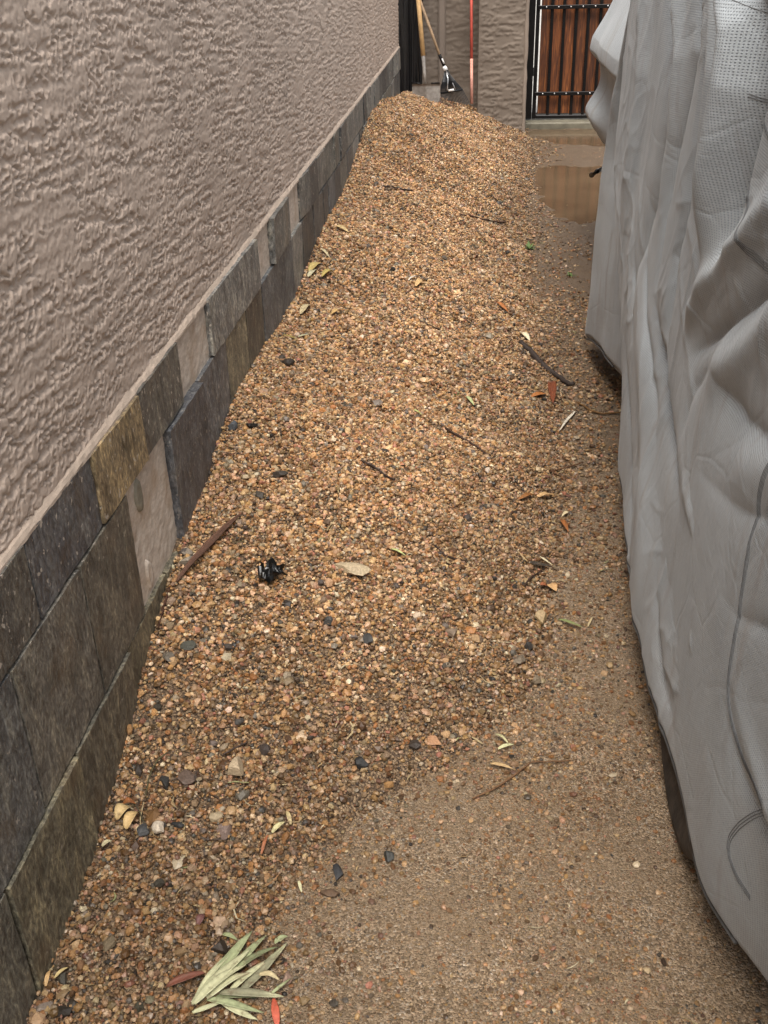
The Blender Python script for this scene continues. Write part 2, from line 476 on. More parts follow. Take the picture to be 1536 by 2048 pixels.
# larger stones mixed into the gravel, dark and grey ones among them
x, y = scatter(1500, -.75, .4, .7, 8.5, lambda x, y: sstep(-.012, .012, pile_h(x, y)) * (.35 + .65 * sstep(-.2, .3, noise(x * 3, y * 3, 40))))
r = np.clip(np.exp(R.normal(math.log(.0115), .25, len(x))), .007, .022)
z = surf_h(x, y) + r * .15
sets.append(pebbles(np.stack([x, y, z], -1), r, I_, .7, np.array([.05, .05, .08, .08, .06, .08, .08, .04, .10, .14, .16, .06, .02])))
V = [bedV]; F3 = []; T = [np.tile((.09, .055, .03), (len(bedV), 1))]; off = len(bedV)
tri_bed = np.concatenate([bedF[:, [0, 1, 2]], bedF[:, [0, 2, 3]]])
F3.append(tri_bed)
for v, f, c in sets:
    V.append(v); F3.append(f + off); T.append(c); off += len(v)
F3 = np.concatenate(F3); idx = np.zeros(len(F3), np.int32); idx[:len(tri_bed)] = 1
def bed_mat():
    m, t, b = material('gravel_bed'); q = N(t); p = q.pos()
    v = q.n('ShaderNodeTexVoronoi'); v.inputs['Scale'].default_value = 230; q.l(p, v.inputs['Vector'])
    sep = q.n('ShaderNodeSeparateColor'); q.l(v.outputs['Color'], sep.inputs[0])
    q.l(q.ramp(sep.outputs[0], [(0, (.04, .024, .013)), (.4, (.09, .055, .03)), (.7, (.18, .115, .062)), (1, (.26, .18, .105))]), b.inputs['Base Color'])
    b.inputs['Roughness'].default_value = .7
    q.l(q.bump(q.math('MULTIPLY', v.outputs['Distance'], -1.0), .9, .004), b.inputs['Normal'])
    return m
M_BED = bed_mat()
gp = mk('gravel_pile', np.concatenate(V), F3, [M_PEBBLE, M_BED], smooth=False, tint=np.concatenate(T), mats_idx=idx)
tag(gp, 'long heap of tan and orange pea gravel banked against the tiled wall', 'gravel', kind='stuff')
del V, T

# loose grains on the packed dirt
sets = []
def dirt_dens(x, y):
    wet = np.minimum(poly_sd(x, y, PUD1), poly_sd(x, y, PUD2))
    patch = .22 + .78 * sstep(-.15, .35, noise(x * 3.1, y * 3.1, 51))
    return sstep(.004, -.012, pile_h(x, y)) * patch * sstep(-.03, .03, wet)
def add_dirt(n, y0, y1, x1, r0, rmax, base, sig, lift=.1):
    x, y = scatter(n, -.75, x1, y0, y1, dirt_dens)
    r = np.clip(np.exp(R.normal(math.log(r0), sig, len(x))), r0 * .5, rmax)
    sets.append(pebbles(np.stack([x, y, dirt_h(x, y) + r * lift], -1), r, base, .6))
add_dirt(100000, .75, 2.7, .62, .0016, .0034, O_, .35, .3)
add_dirt(26000, .75, 3.0, .62, .0031, .009, I_, .42, .3)
def thin_dens(x, y):
    wet = np.minimum(poly_sd(x, y, PUD1), poly_sd(x, y, PUD2))
    p = pile_h(x, y); E = np.interp(y, _E[:, 0], _E[:, 1]); d = x - E
    far = sstep(1.75, 2.3, y) * sstep(6.6, 5.4, y)
    patch = sstep(-.35, .15, noise(x * 2.4 + 3, y * 1.9, 53) + .35 * noise(x * 9, y * 9, 54))
    return sstep(.006, -.008, p) * np.maximum(sstep(.34, .0, d) ** 1.5 * .9, far * patch * .8) * sstep(-.02, .05, wet)
def add_thin(n, y0, y1, r0, base):
    x, y = scatter(n, -.75, .75, y0, y1, thin_dens)
    r = np.clip(np.exp(R.normal(math.log(r0), .4, len(x))), r0 * .5, .011)
    sets.append(pebbles(np.stack([x, y, dirt_h(x, y) + r * R.uniform(.1, .8, len(x))], -1), r, base, .7))
add_thin(30000, .7, 2.6, .0036, I_)
add_thin(40000, 2.6, 5.0, .0045, I_)
add_thin(26000, 5.0, 9.7, .006, O_)
add_dirt(14000, 2.6, 5.5, .60, .0027, .008, O_, .4)
add_dirt(5000, 5.5, 9.8, .9, .0045, .01, O_, .3)
V = []; F = []; T = []; off = 0
for v, f, c in sets:
    V.append(v); F.append(f + off); T.append(c); off += len(v)
lg = mk('loose_gravel', np.concatenate(V), np.concatenate(F), M_PEBBLE, smooth=False, tint=np.concatenate(T))
tag(lg, 'small loose grains scattered over the packed dirt', 'gravel', kind='stuff')

# dry straw and slivers of leaf strewn over everything
def slivers(n):
    x = R.uniform(-.74, .62, n); y = .9 + 8.2 * R.uniform(0, 1, n) ** 1.3
    cl = [at(px_, py_) for px_, py_ in ((1080, 720), (960, 790), (940, 890), (1100, 800), (1080, 1000), (960, 660), (780, 380), (930, 380), (1010, 375), (720, 400), (880, 600), (1060, 1090), (850, 470), (640, 560), (500, 840), (300, 1640), (430, 1670))]
    nd = 700; ck = R.integers(0, len(cl), nd); cxy = np.array([(c_[0], c_[1]) for c_ in cl])[ck]
    x = np.r_[x, cxy[:, 0] + R.normal(0, .07, nd)]; y = np.r_[y, cxy[:, 1] + R.normal(0, .10, nd) * (.5 + .25 * cxy[:, 1])]
    dark = np.r_[np.zeros(n, bool), np.ones(nd, bool)] & (np.r_[np.zeros(n), R.uniform(0, 1, nd)] < .85)
    k = (poly_sd(x, y, PUD1) > -.25) & (x > -.74) & (x < .6) & ((pile_h(x, y) > 0) | (y > 2.6) | (R.uniform(0, 1, len(x)) < .12))
    x, y, dark = x[k], y[k], dark[k]; n = len(x)
    L = np.clip(np.exp(R.normal(math.log(.022), .5, n)), .008, .06); W = R.uniform(.0008, .0022, n) * (1 + .08 * y)
    a = R.uniform(0, 2 * np.pi, n); z0 = surf_h(x, y) + .006 + (pile_h(x, y) > 0) * .004
    V = []; bend = R.normal(0, .25, n)
    s = np.array([-.5, -.17, .17, .5])
    for si in s:
        ang = a + bend * si * 2
        cx = x + np.cos(ang) * L * si; cy = y + np.sin(ang) * L * si
        cz = np.maximum(surf_h(cx, cy) + .005, z0 - .004) + .004 * R.uniform(-.3, 1, n)
        wd = W * (1 - abs(si) * 1.5 + .15)
        V.append(np.stack([cx - np.sin(ang) * wd, cy + np.cos(ang) * wd, cz], -1))
        V.append(np.stack([cx + np.sin(ang) * wd, cy - np.cos(ang) * wd, cz + .0006], -1))
        V.append(np.stack([cx, cy, cz - .0012], -1))
    V = np.stack(V, 1)
    F = []
    for k in range(3):
        a0 = k * 3; b0 = a0 + 3
        for i, j in ((0, 1), (1, 2), (2, 0)): F.append((a0 + i, a0 + j, b0 + j, b0 + i))
    F = (np.array(F)[None] + (np.arange(n) * 12)[:, None, None]).reshape(-1, 4)
    pal = np.array([(.55, .42, .22), (.48, .33, .16), (.62, .52, .33), (.36, .19, .08), (.2, .11, .055), (.40, .40, .18)])
    c = .6 * pal[R.choice(6, n, p=[.25, .25, .17, .14, .13, .06])] * R.uniform(.8, 1.15, (n, 1))
    c[dark] = np.array((.045, .028, .018)) * R.uniform(.5, 1.8, (int(dark.sum()), 1))
    o = mk('dry_litter', V.reshape(-1, 3), F, M_LEAF, smooth=False, tint=np.repeat(c, 12, 0))
    tag(o, 'straw slivers and leaf shreds strewn over gravel and dirt', 'litter', kind='stuff')
slivers(1000)

# ------------------------------------------------------------------ left house wall
wall = empty('house_wall', (XW, 5, 0), 'beige rough stucco house wall with a slate tile base on the left', 'wall')
ZT, ZM, ZL = .770, .608, .301
WEND = 9.03
def trowel(u, v):
    """relief of a skip-trowel plaster, metres; u along the wall, v up"""
    u = u * .80; v = v * .80
    wu = u + .006 * noise(u * 40, v * 40, 61); wv = v + .004 * noise(u * 40, v * 45, 62)
    ridge = noise(wu / .085 + 2.0 * wv / .05, wv / .0135, 65); tear = noise(wu / .016, wv / .030, 64)
    k = .75 * noise(wu / .0120, wv / .0062, 63) + .45 * noise(wu / .0055, wv / .0042, 62) + .85 * ridge + .45 * tear
    patch = noise(u / .22, v / .06, 66) + .6 * noise(u / .07, v / .03, 67)
    rough = .25 + .75 * sstep(-.55, .0, patch)
    nod = sstep(-.26, .02, k) * (.90 + .10 * sstep(-.2, .8, k))
    h = .0062 * (rough * nod + (1 - rough) * .8) + .0007 * noise(wu / .0034, wv / .0034, 68) + .0022 * noise(u / .35, v / .3, 69)
    return h
yl = [-3, -1.5, -.6]; yy = -.2
while yy < WEND: yl.append(yy); yy += max(.0030 if yy > .9 else .008, .00135 * yy)
yl.append(WEND); yl = np.array(yl)
zl = np.concatenate([lines([(ZT - .004, 1.68, .0034), (1.68, 1.8, .012), (1.8, 3.2, .05)])])
YY, ZZ = np.meshgrid(yl, zl, indexing='ij')
XX = XW - .016 + trowel(YY, ZZ)
V = np.stack([XX, YY, ZZ], -1).reshape(-1, 3)
mk('stucco_face', V, gridF(len(yl), len(zl))[:, ::1], M_STUCCO, wall, smooth=True)
mb = MB(); mb.box((XW - .30, -3, -.1), (XW - .024, WEND - .002, 3.2)); mb.build('wall_core', M_STUCCO, wall)

# slate tiles
def slate_mat():
    m, t, b = material('slate'); q = N(t); p = q.pos()
    pv = q.mapping(p, (1, 1, .30)); pf = q.mapping(p, (1, 1, .55), (0.0, 0, 0))
    st = q.noise(pv, 26, 6, .65, 1.2); fine = q.noise(pf, 120, 5, .65)
    k = q.ramp(st, [(.28, (.48, .48, .48)), (.46, (1.05, 1.05, 1.05)), (.56, (1.35, 1.32, 1.24)), (.72, (2.1, 2.0, 1.75))])
    c = q.mix(1.0, q.attr(), k, 'MULTIPLY')
    c = q.mix(1.0, c, q.ramp(fine, [(.32, (.38, .37, .36)), (.5, (.95, .95, .95)), (.68, (1.9, 1.85, 1.75))]), 'MULTIPLY')
    vein = q.ramp(q.noise(q.mapping(p, (1, 1, .10), (.12, 0, 0)), 55, 4, .7, 1.6), [(.49, (0,) * 3), (.5, (.6,) * 3), (.51, (0,) * 3)])
    c = q.mix(vein, c, (.018, .015, .012))
    mot = q.noise(p, 15, 5, .65)
    c = q.mix(1.0, c, q.ramp(mot, [(.3, (.62, .64, .64)), (.5, (1, 1, 1)), (.7, (1.5, 1.48, 1.4))]), 'MULTIPLY')
    c = q.mix(1.0, c, (.95, .98, 1.06), 'MULTIPLY')
    rust = q.ramp(q.noise(p, 7, 5, .6), [(.55, (0,) * 3), (.75, (.4,) * 3)])
    c = q.mix(rust, c, (.16, .10, .05))
    spk = q.ramp(q.noise(q.mapping(p, (1, 1, .8)), 70, 3, .55), [(.64, (0,) * 3), (.67, (.9,) * 3)])
    sel = q.ramp(q.noise(p, 2.3, 2), [(.52, (0,) * 3), (.6, (1,) * 3)])
    tz = q.n('ShaderNodeSeparateXYZ'); q.l(p, tz.inputs[0])
    hi = q.ramp(q.math('ADD', tz.outputs[2], q.math('MULTIPLY', q.noise(p, 4, 3), .5)), [(.74, (0,) * 3), (.92, (1,) * 3)])
    c = q.mix(q.math('MULTIPLY', spk, q.math('MAXIMUM', hi, q.math('MULTIPLY', sel, .5))), c, (.50, .44, .37))
    q.l(c, b.inputs['Base Color'])
    q.l(q.ramp(fine, [(.3, (.38,) * 3), (.7, (.62,) * 3)]), b.inputs['Roughness'])
    h = q.math('ADD', q.math('MULTIPLY', st, .8), q.math('MULTIPLY', fine, .6))
    q.l(q.bump(h, 1.0, .006), b.inputs['Normal'])
    return m
M_SLATE = slate_mat()
TV, TF, TT = [], [], []; toff = 0
def tile(y0, y1, z0, z1, proud, col, seed):
    global toff
    n, mrow = 12, 12
    u = np.linspace(0, 1, n); v = np.linspace(0, 1, mrow)
    U, W_ = np.meshgrid(u, v, indexing='ij')
    ej = lambda s, k: .0022 * noise(s * 6 + seed * 3.1, np.full_like(s, k + seed * 1.7), 71)
    Y = y0 + (y1 - y0) * U + ej(W_, 1) * (U == 0) + ej(W_, 2) * (U == 1)
    Z = z0 + (z1 - z0) * W_ + ej(U, 3) * (W_ == 0) + ej(U, 4) * (W_ == 1)
    tilt = R.normal(0, .0018); tilt2 = R.normal(0, .0012)
    X = XW + proud + tilt * (U - .5) * 2 + tilt2 * (W_ - .5) * 2 + .0016 * noise(Y * 9 + seed, Z * 4, 72) + .0007 * noise(Y * 40, Z * 18 + seed, 73)
    front = np.stack([X, Y, Z], -1).reshape(-1, 3); back = front.copy(); back[:, 0] = XW - .014
    a = np.arange(n * mrow).reshape(n, mrow)
    F = gridF(n, mrow).tolist()
    ring = list(a[:, 0]) + list(a[-1, 1:]) + list(a[-2::-1, -1]) + list(a[0, -2:0:-1])
    m_ = n * mrow
    for i in range(len(ring)):
        j = (i + 1) % len(ring); F.append((ring[j], ring[i], ring[i] + m_, ring[j] + m_))
    TV.append(np.concatenate([front, back])); TF.append(np.array(F) + toff)
    TT.append(np.tile(col, (2 * m_, 1))); toff += 2 * m_
def ypx(x, zc):  # Y on the wall face at a pixel column along a tile course
    lo, hi = .3, 12
    for _ in range(50):
        mid = (lo + hi) / 2
        qv = CM.T @ np.array([XW, mid, zc - CAM_H]); sx = CX + FPX * qv[0] / qv[2]
        if sx < x: lo = mid
        else: hi = mid
    return lo
DK = [(.060, .060, .058), (.085, .083, .078), (.15, .145, .13), (.125, .118, .10), (.105, .110, .112), (.20, .192, .172)]
TAN = (.235, .175, .10); OLV = (.135, .118, .08)
gap = .008
# top course (cut tiles)
j1 = [.47, .78, 1.09, 1.40, 1.724, 2.018, 2.337, 2.645, ypx(508, ZT), ypx(538, ZT), ypx(572, ZT), ypx(598, ZT)]
miss1 = {(7 + 0)}  # 2.337-2.645
cols1 = {2: (.095, .088, .075), 3: (.088, .088, .09), 4: TAN, 5: (.12, .112, .095)}
extra = j1[-1]
while extra < WEND - .2: extra += R.uniform(.17, .31); j1.append(min(extra, WEND))
for i in range(len(j1) - 1):
    if i in (6, 8, 10): continue
    tile(j1[i] + gap / 2, j1[i + 1] - gap / 2, ZM + .004, ZT - .004 + R.uniform(-.006, .004), R.uniform(-.002, .006) + (.006 if i in (7, 9, 11) else 0), cols1.get(i, DK[R.integers(6)]), i + 1)
# middle course
j2 = [.33, .64, .95, 1.262, 1.575, 1.865, 2.172, 2.48, 2.79, 3.05]
extra = j2[-1]
while extra < WEND - .2: extra += R.uniform(.17, .31); j2.append(min(extra, WEND))
cols2 = {2: (.11, .108, .10), 3: (.145, .132, .108), 4: (.12, .108, .085), 6: (.088, .088, .09), 7: (.125, .125, .125), 8: (.20, .175, .12), 9: (.10, .09, .072)}
for i in range(len(j2) - 1):
    if i == 5: continue
    tile(j2[i] + gap / 2, j2[i + 1] - gap / 2, ZL + .004, ZM - .003, R.uniform(0, .004) + (.009 if i == 6 else 0), cols2.get(i, DK[R.integers(6)]), 40 + i)
# bottom course
j3 = [.20, .50, .80, 1.09, 1.405, 1.72, 2.03, 2.34]
while j3[-1] < WEND - .2: j3.append(min(j3[-1] + R.uniform(.29, .31), WEND))
cols3 = {2: (.125, .115, .09), 3: OLV, 4: (.125, .11, .08), 5: OLV, 6: (.15, .13, .088)}
for i in range(len(j3) - 1):
    tile(j3[i] + gap / 2, j3[i + 1] - gap / 2, -.03, ZL - .002, R.uniform(.002, .006) + (.008 if i == 3 else .004 if i == 4 else 0), cols3.get(i, DK[R.integers(6)]), 80 + i)
mk('slate_tiles', np.concatenate(TV), np.concatenate(TF), M_SLATE, wall, smooth=False, tint=np.concatenate(TT))
# mortar backing where tiles have come off, and the sloped mortar ledge above the tiles
yb = lines([(-1, .5, .3), (.5, 4.2, .006), (4.2, WEND, .05)]); zb = lines([(-.03, ZT - .006, .008)])
YB, ZB = np.meshgrid(yb, zb, indexing='ij')
XB = XW - .0105 + .0012 * noise(YB * 12 + ZB * 14, ZB * 45 - YB * 30, 81) + .0012 * noise(YB * 60, ZB * 60, 82)
m, t, b = material('thinset'); q = N(t); p = q.pos()
c = q.ramp(q.noise(q.mapping(p, (1, 1, 2.2), (.6, 0, 0)), 40, 5, .65), [(.3, (.45, .37, .30)), (.6, (.66, .57, .48)), (.75, (.74, .67, .59))])
c = q.mix(q.ramp(q.noise(p, 9, 5), [(.5, (0,) * 3), (.75, (.7,) * 3)]), c, (.36, .23, .13))
q.l(c, b.inputs['Base Color']); b.inputs['Roughness'].default_value = .9
q.l(q.bump(q.noise(p, 150, 4), .4, .002), b.inputs['Normal'])
M_THIN = m
mk('mortar_backing', np.stack([XB, YB, ZB], -1).reshape(-1, 3), gridF(len(yb), len(zb)), M_THIN, wall)
yl2 = lines([(-1, 1, .3), (1, 4, .006), (4, WEND, .012)])
prof = np.array([(-.016, .013), (-.012, .011), (-.006, .005), (-.0015, -.001), (-.001, -.007)])
YL, K = np.meshgrid(yl2, np.arange(len(prof)), indexing='ij')
jit = noise(YL * 35, K * .7, 83) * .0022 + noise(YL * 9, K * 0, 84) * .003
XL = XW + prof[K, 0] + jit * .5 * (K > 0); ZLd = ZT + prof[K, 1] + jit * (K < 4)
mk('mortar_ledge', np.stack([XL, YL, ZLd], -1).reshape(-1, 3), gridF(len(yl2), len(prof))[:, ::-1], M_LEDGE, wall, smooth=False)
# two smears of tile adhesive left on the bare patch
for (sx, sy, rw, rh) in ((275, 992, .020, .042), (297, 1148, .018, .040)):
    c0 = on_x(sx, sy, XW - .010); n = 28; V = [(c0[0] + .004, c0[1], c0[2])]; F = []
    for ring_ in (1, 2, 3):
        for k in range(n):
            a_ = 2 * math.pi * k / n
            hgt = {1: .0048, 2: .0062, 3: -.001}[ring_]; rr = {1: .55, 2: .85, 3: 1.0}[ring_] * (1 + .08 * math.sin(3 * a_ + sx))
            V.append((XW - .010 + hgt, c0[1] + rw * rr * math.cos(a_), c0[2] + rh * rr * math.sin(a_)))
    for k in range(n): F.append((0, 1 + k, 1 + (k + 1) % n))
    for r_ in (0, 1):
        for k in range(n):
            j = (k + 1) % n; F.append((1 + r_ * n + k, 1 + r_ * n + n + k, 1 + r_ * n + n + j, 1 + r_ * n + j))
    mk('adhesive_smear', V, F, M_THIN if sy > 1100 else plain('grey_adhesive', (.28, .25, .19), .7), wall)

# ------------------------------------------------------------------ back wall, pillar
def stucco_panel(name, x0, x1, y, z0, z1, parent, mat, amp=1.0, step=.011, facing='y'):
    u = lines([(x0, x1, step)]); v = lines([(z0, z1, step)])
    U, W_ = np.meshgrid(u, v, indexing='ij')
    k = .6 * noise(U / .035, W_ / .020, 91) + .4 * noise(U / .016, W_ / .012, 92) + .9 * noise(U / .15, W_ / .028, 93)
    h = .0046 * amp * sstep(-.2, .35, k + .5 * noise(U / .2, W_ / .16, 98)) + .005 * noise(U / .3, W_ / .25, 94)
    e = np.minimum(np.minimum(U - x0, x1 - U) / .03, 1); h = h * np.clip(e, 0, 1)
    if facing == 'y': V = np.stack([U, y - h, W_], -1); F = gridF(len(u), len(v))
    else: V = np.stack([y - h, U, W_], -1); F = gridF(len(u), len(v))[:, ::-1]
    return mk(name, V.reshape(-1, 3), F, mat, parent)
bw = empty('back_wall', (-.9, 9.95, 0), 'wet taupe stucco wall, darkened in colour for shade, in the recess behind the garden tools', 'wall')
stucco_panel('stucco_face', -2.2, -.13, 9.95, -.05, 2.6, bw, M_STUCCO_SHADED)
mb = MB(); mb.box((-2.2, 9.955, -.05), (-.13, 10.15, 2.6)); mb.build('wall_core', M_STUCCO_SHADED, bw)
mb = MB(); mb.box((-.492, 9.915, -.05), (-.430, 9.949, 2.6), .012); mb.build('corner_strip', stucco_mat('strip_paint', (.21, .17, .14)), bw)
pl = empty('stucco_pillar', (.07, 9.8, 0), 'square stucco gate pillar with worn rough edges', 'pillar')
stucco_panel('front_face', -.137, .268, 9.62, -.05, 2.4, pl, M_STUCCO_SHADED, 1.3, .009)
stucco_panel('side_face', 9.62, 10.15, -.137, -.05, 2.4, pl, M_STUCCO_SHADED, .8, .015, 'x')
mb = MB(); mb.box((-.131, 9.626, -.05), (.262, 10.2, 2.4), .012); mb.build('pillar_core', M_STUCCO_SHADED, pl)
mb = MB()
zz_ = np.linspace(-.05, 2.4, 60)
mb.tube([(.262 + .004 * float(noise(z_ * 7, 1.3, 95)), 9.625 + .004 * float(noise(z_ * 9, 5.3, 96)), z_) for z_ in zz_], [.017 + .005 * float(noise(z_ * 12, 3.3, 97)) for z_ in zz_], 10)
mb.build('corner_bead', stucco_mat('bead_paint', (.23, .185, .15)), pl, smooth=True)
th = MB(); th.box((.275, 9.84, -.06), (1.6, 10.3, .052), .012)
tag(th.build('threshold', plain('mossy_concrete', (.125, .112, .08), .7, 0, .35, 14, .5), origin=None), 'mossy concrete threshold strip under the gate', 'threshold')

# ------------------------------------------------------------------ gate
gate = empty('gate', (.95, 10.0, .06), 'black iron gate with vertical reddish brown wooden boards', 'gate')
GZ0, GZ1 = .062, 2.05
mb = MB()
mb.box((.347, 9.985, GZ0), (.380, 10.015, GZ1), .003)
mb.box((1.50, 9.985, GZ0), (1.533, 10.015, GZ1), .003)
mb.box((.3805, 9.985, GZ0), (1.4995, 10.015, GZ0 + .028), .003)
mb.box((.3805, 9.985, GZ1 - .03), (1.4995, 10.015, GZ1), .003)
for k in range(10):
    xx = .484 + .1035 * k
    mb.box((xx - .013, 9.987, GZ0 + .0285), (xx + .013, 10.007, GZ1 - .0305), .002)
mb.build('frame', M_IRON, gate)
for zr in (.258, .952):
    mb = MB(); mb.box((.362, 9.962, zr), (1.515, 9.984, zr + .030), .002)
    rl = mb.build('rail', M_IRON, gate)
    for k in range(10):
        xx = .432 + .1035 * k; mb = MB()
        mb.tube([(xx, 9.963, zr + .017), (xx, 9.957, zr + .017), (xx, 9.955, zr + .017)], [.0065, .0065, .003], 10)
        mb.build('bolt', M_CHROME, rl, smooth=True)
def board_mat():
    m, t, b = material('redwood_board'); q = N(t); p = q.pos()
    pv = q.mapping(p, (1, 1, .07)); g_ = q.noise(pv, 75, 5, .6, .8); g2 = q.noise(q.mapping(p, (1, 1, .2)), 18, 4, .6, 1.5)
    c = q.ramp(g_, [(.3, (.036, .010, .003)), (.5, (.125, .036, .009)), (.7, (.29, .098, .024))])
    c = q.mix(1.0, c, q.attr(), 'MULTIPLY')
    c = q.mix(q.ramp(g2, [(.6, (0,) * 3), (.72, (.7,) * 3)]), c, (.06, .015, .005))
    q.l(c, b.inputs['Base Color']); b.inputs['Roughness'].default_value = .55
    q.l(q.bump(g_, .3, .003), b.inputs['Normal'])
    return m
mb = MB(); tn = []
for k in range(11):
    xc = .432 + .1035 * k; wv = .046 + R.uniform(-.003, .002)
    n0 = len(mb.v); sh = R.uniform(-.004, .004)
    if k == 10: wv = .03; xc = 1.455
    mb.box((xc - wv + (.006 if k == 0 else 0) + sh, 10.018 + R.uniform(0, .004), .10), (xc + wv - .002 + sh, 10.036 + R.uniform(0, .004), GZ1 - .02), .002)
    tn += [np.array((1, 1, 1)) * R.uniform(.65, 1.25)] * (len(mb.v) - n0)
mb.build('boards', board_mat(), gate, tint=np.array(tn))
mb = MB(); mb.box((.285, 9.975, GZ0), (.341, 10.02, 2.2), .002)
for zz in (.42, 1.6): mb.tube([(.340, 9.985, zz), (.340, 9.985, zz + .07)], .006, 8)
mb.build('hinge_post', M_IRON, gate)

# ------------------------------------------------------------------ tools in the corner
def gz(x, y): return float(surf_h(np.array([x]), np.array([y]))[0])
sh = empty('shovel', (-.60, 9.3, .30), 'shovel with a pale wooden handle and grey steel blade leaning in the corner', 'shovel')
top = on_y(820, -190, 9.62); mid = on_y(846.5, 112, 9.30)
mb = MB(); mb.tube([mid + (mid - top) * -.0, mid + (top - mid) * .3, mid + (top - mid) * .7, top], [.0185, .019, .019, .018], 14); mb.build('handle', M_WOODH, sh, smooth=True)
s2 = on_y(850.5, 168, 9.245); mb = MB(); mb.tube([mid + (top - mid) * .004, mid, mid + (s2 - mid) * .5, s2], [.0165, .0165, .014, .012], 12)
mb.build('socket', M_STEEL, sh, smooth=True)
bl = [on_y(827, 170, 9.26), on_y(850, 168, 9.235), on_y(878, 170, 9.26)]
nu, nv = 17, 14; V = []
for i in range(nu):
    u = i / (nu - 1) * 2 - 1
    for j in range(nv):
        v = j / (nv - 1)
        hw = .118 * (1 if v < .55 else math.cos((v - .55) / .45 * 1.45) ** .6)
        c0 = bl[1] + np.array([.01 * v, .02 * v, -.30 * v])
        V.append((c0[0] + u * hw + .006, c0[1] + .055 * abs(u) ** 1.3 * (1 - .4 * v) + .012 * (abs(u) < .12) * -(1 - v), c0[2] - .006 * abs(u)))
nV = len(V); F = gridF(nu, nv).tolist(); V2 = [(a, b_ + .002, c) for a, b_, c in V]
ar = np.arange(nu * nv).reshape(nu, nv); ring = list(ar[:, 0]) + list(ar[-1, 1:]) + list(ar[-2::-1, -1]) + list(ar[0, -2:0:-1])
F += [tuple(i + nV for i in f[::-1]) for f in F]
for i in range(len(ring)): F.append((ring[i], ring[(i + 1) % len(ring)], ring[(i + 1) % len(ring)] + nV, ring[i] + nV))
blade = mk('blade', V + V2, F, M_STEEL, sh)
for a_, b_ in ((-.112, -.045), (.045, .112)):
    mb = MB(); mb.tube([(bl[1][0] + a_ + .006, bl[1][1] + .05 * abs(a_ / .118) ** 1.3 - .004, bl[1][2] + .003), (bl[1][0] + b_ + .006, bl[1][1] + .05 * abs(b_ / .118) ** 1.3 - .006, bl[1][2] + .002)], .006, 8)
    mb.build('tread', M_IRON, blade, smooth=True)

rk = empty('leaf_rake', (-.33, 9.35, .3), 'leaf rake with a brown wooden handle and black fan head standing on the gravel heap', 'rake')
r0 = on_y(880, 112, 9.38); rt = on_y(800, -110, 9.75)
mb = MB(); mb.tube([r0 + (rt - r0) * t_ for t_ in (0, .3, .7, 1)], [.0105, .012, .012, .011], 12); mb.build('handle', M_WOODR, rk, smooth=True)
r1 = on_y(888.5, 133, 9.36); r2 = on_y(892, 141, 9.35)
mb = MB(); mb.tube([r0 + (rt - r0) * .01, r0, r1], [.014, .014, .012], 12); mb.build('ferrule', M_IRON, rk, smooth=True)
mb = MB(); mb.tube([r1, r2], [.016, .020], 12); mb.build('clamp', M_WHITE, rk, smooth=True)
mb = MB(); q0 = on_y(884, 117, 9.36); q1 = on_y(888, 127, 9.35); mb.tube([q0, q1], .0065, 8); mb.build('sticker', M_WHITE, rk, smooth=True)
bL, bR = on_y(879, 187, 9.30), on_y(925, 179, 9.30); tL, tR = on_y(876, 214, 9.27), on_y(939, 206, 9.27)
mb = MB(); n = 21
for i in range(n):
    f_ = i / (n - 1); e = bL + (bR - bL) * f_; e2 = tL + (tR - tL) * f_
    hub = r2 + np.array([(f_ - .5) * .02, 0, -.005])
    mb.tube([hub, e * .5 + hub * .5 + np.array([0, -.012, 0]), e, e2 * .8 + e * .2, e2 + np.array([0, -.03, -.01])], [.003, .0036, .0036, .0032, .0022], 5)
mb.build('tines', M_BLACK, rk)
mb = MB(); V = [r2 + np.array([-.018, .012, .0]), r2 + np.array([.018, .012, .0])]
fa, fb = bL + (bR - bL) * .12, bL + (bR - bL) * .92
pa = r2 * .45 + fa * .55; pb = r2 * .45 + fb * .55
V += [pb + np.array([0, .01, 0]), pa + np.array([0, .01, 0])]
V = [tuple(v) for v in V] + [tuple(np.array(v) + np.array([0, .003, 0])) for v in V]
mb.add(V, [(0, 1, 2, 3), (7, 6, 5, 4), (0, 4, 5, 1), (1, 5, 6, 2), (2, 6, 7, 3), (3, 7, 4, 0)]); mb.build('fan_plate', M_BLACK, rk)
mb = MB(); mb.tube([bL, (bL + bR) / 2 + np.array([0, -.006, 0]), bR], .0085, 8); mb.build('spreader_bar', M_BLACK, rk, smooth=True)
mb = MB()
k1, k2 = on_y(896, 158, 9.32), on_y(894.5, 181, 9.285)
mb.tube([r2, k1, k2], .0048, 6); k3 = on_y(903, 161, 9.32); k4 = on_y(911, 179, 9.285); mb.tube([r2, k3, k4], .0038, 6)
mb.build('brace_wire', M_CHROME, rk, smooth=True)
mb = MB(); mb.tube([on_y(897, 181.5, 9.28), on_y(908, 179.5, 9.28)], .0095, 8); mb.build('label', M_WHITE, rk, smooth=True)

pole = empty('red_pole', (-.185, 9.42, .28), 'thin red painted pole standing against the recess wall', 'pole')
pb_ = on_y(943.5, 207, 9.40); pm = on_y(943, 118, 9.52); pt = on_y(942.5, -150, 9.88)
mb = MB(); mb.tube([pm, pm + (pt - pm) * .5, pt], .0125, 12); mb.build('shaft', M_RED, pole, smooth=True)
mb = MB(); mb.tube([pb_, pm], [.0125, .0128], 12); mb.build('faded_end', M_PINK, pole, smooth=True)

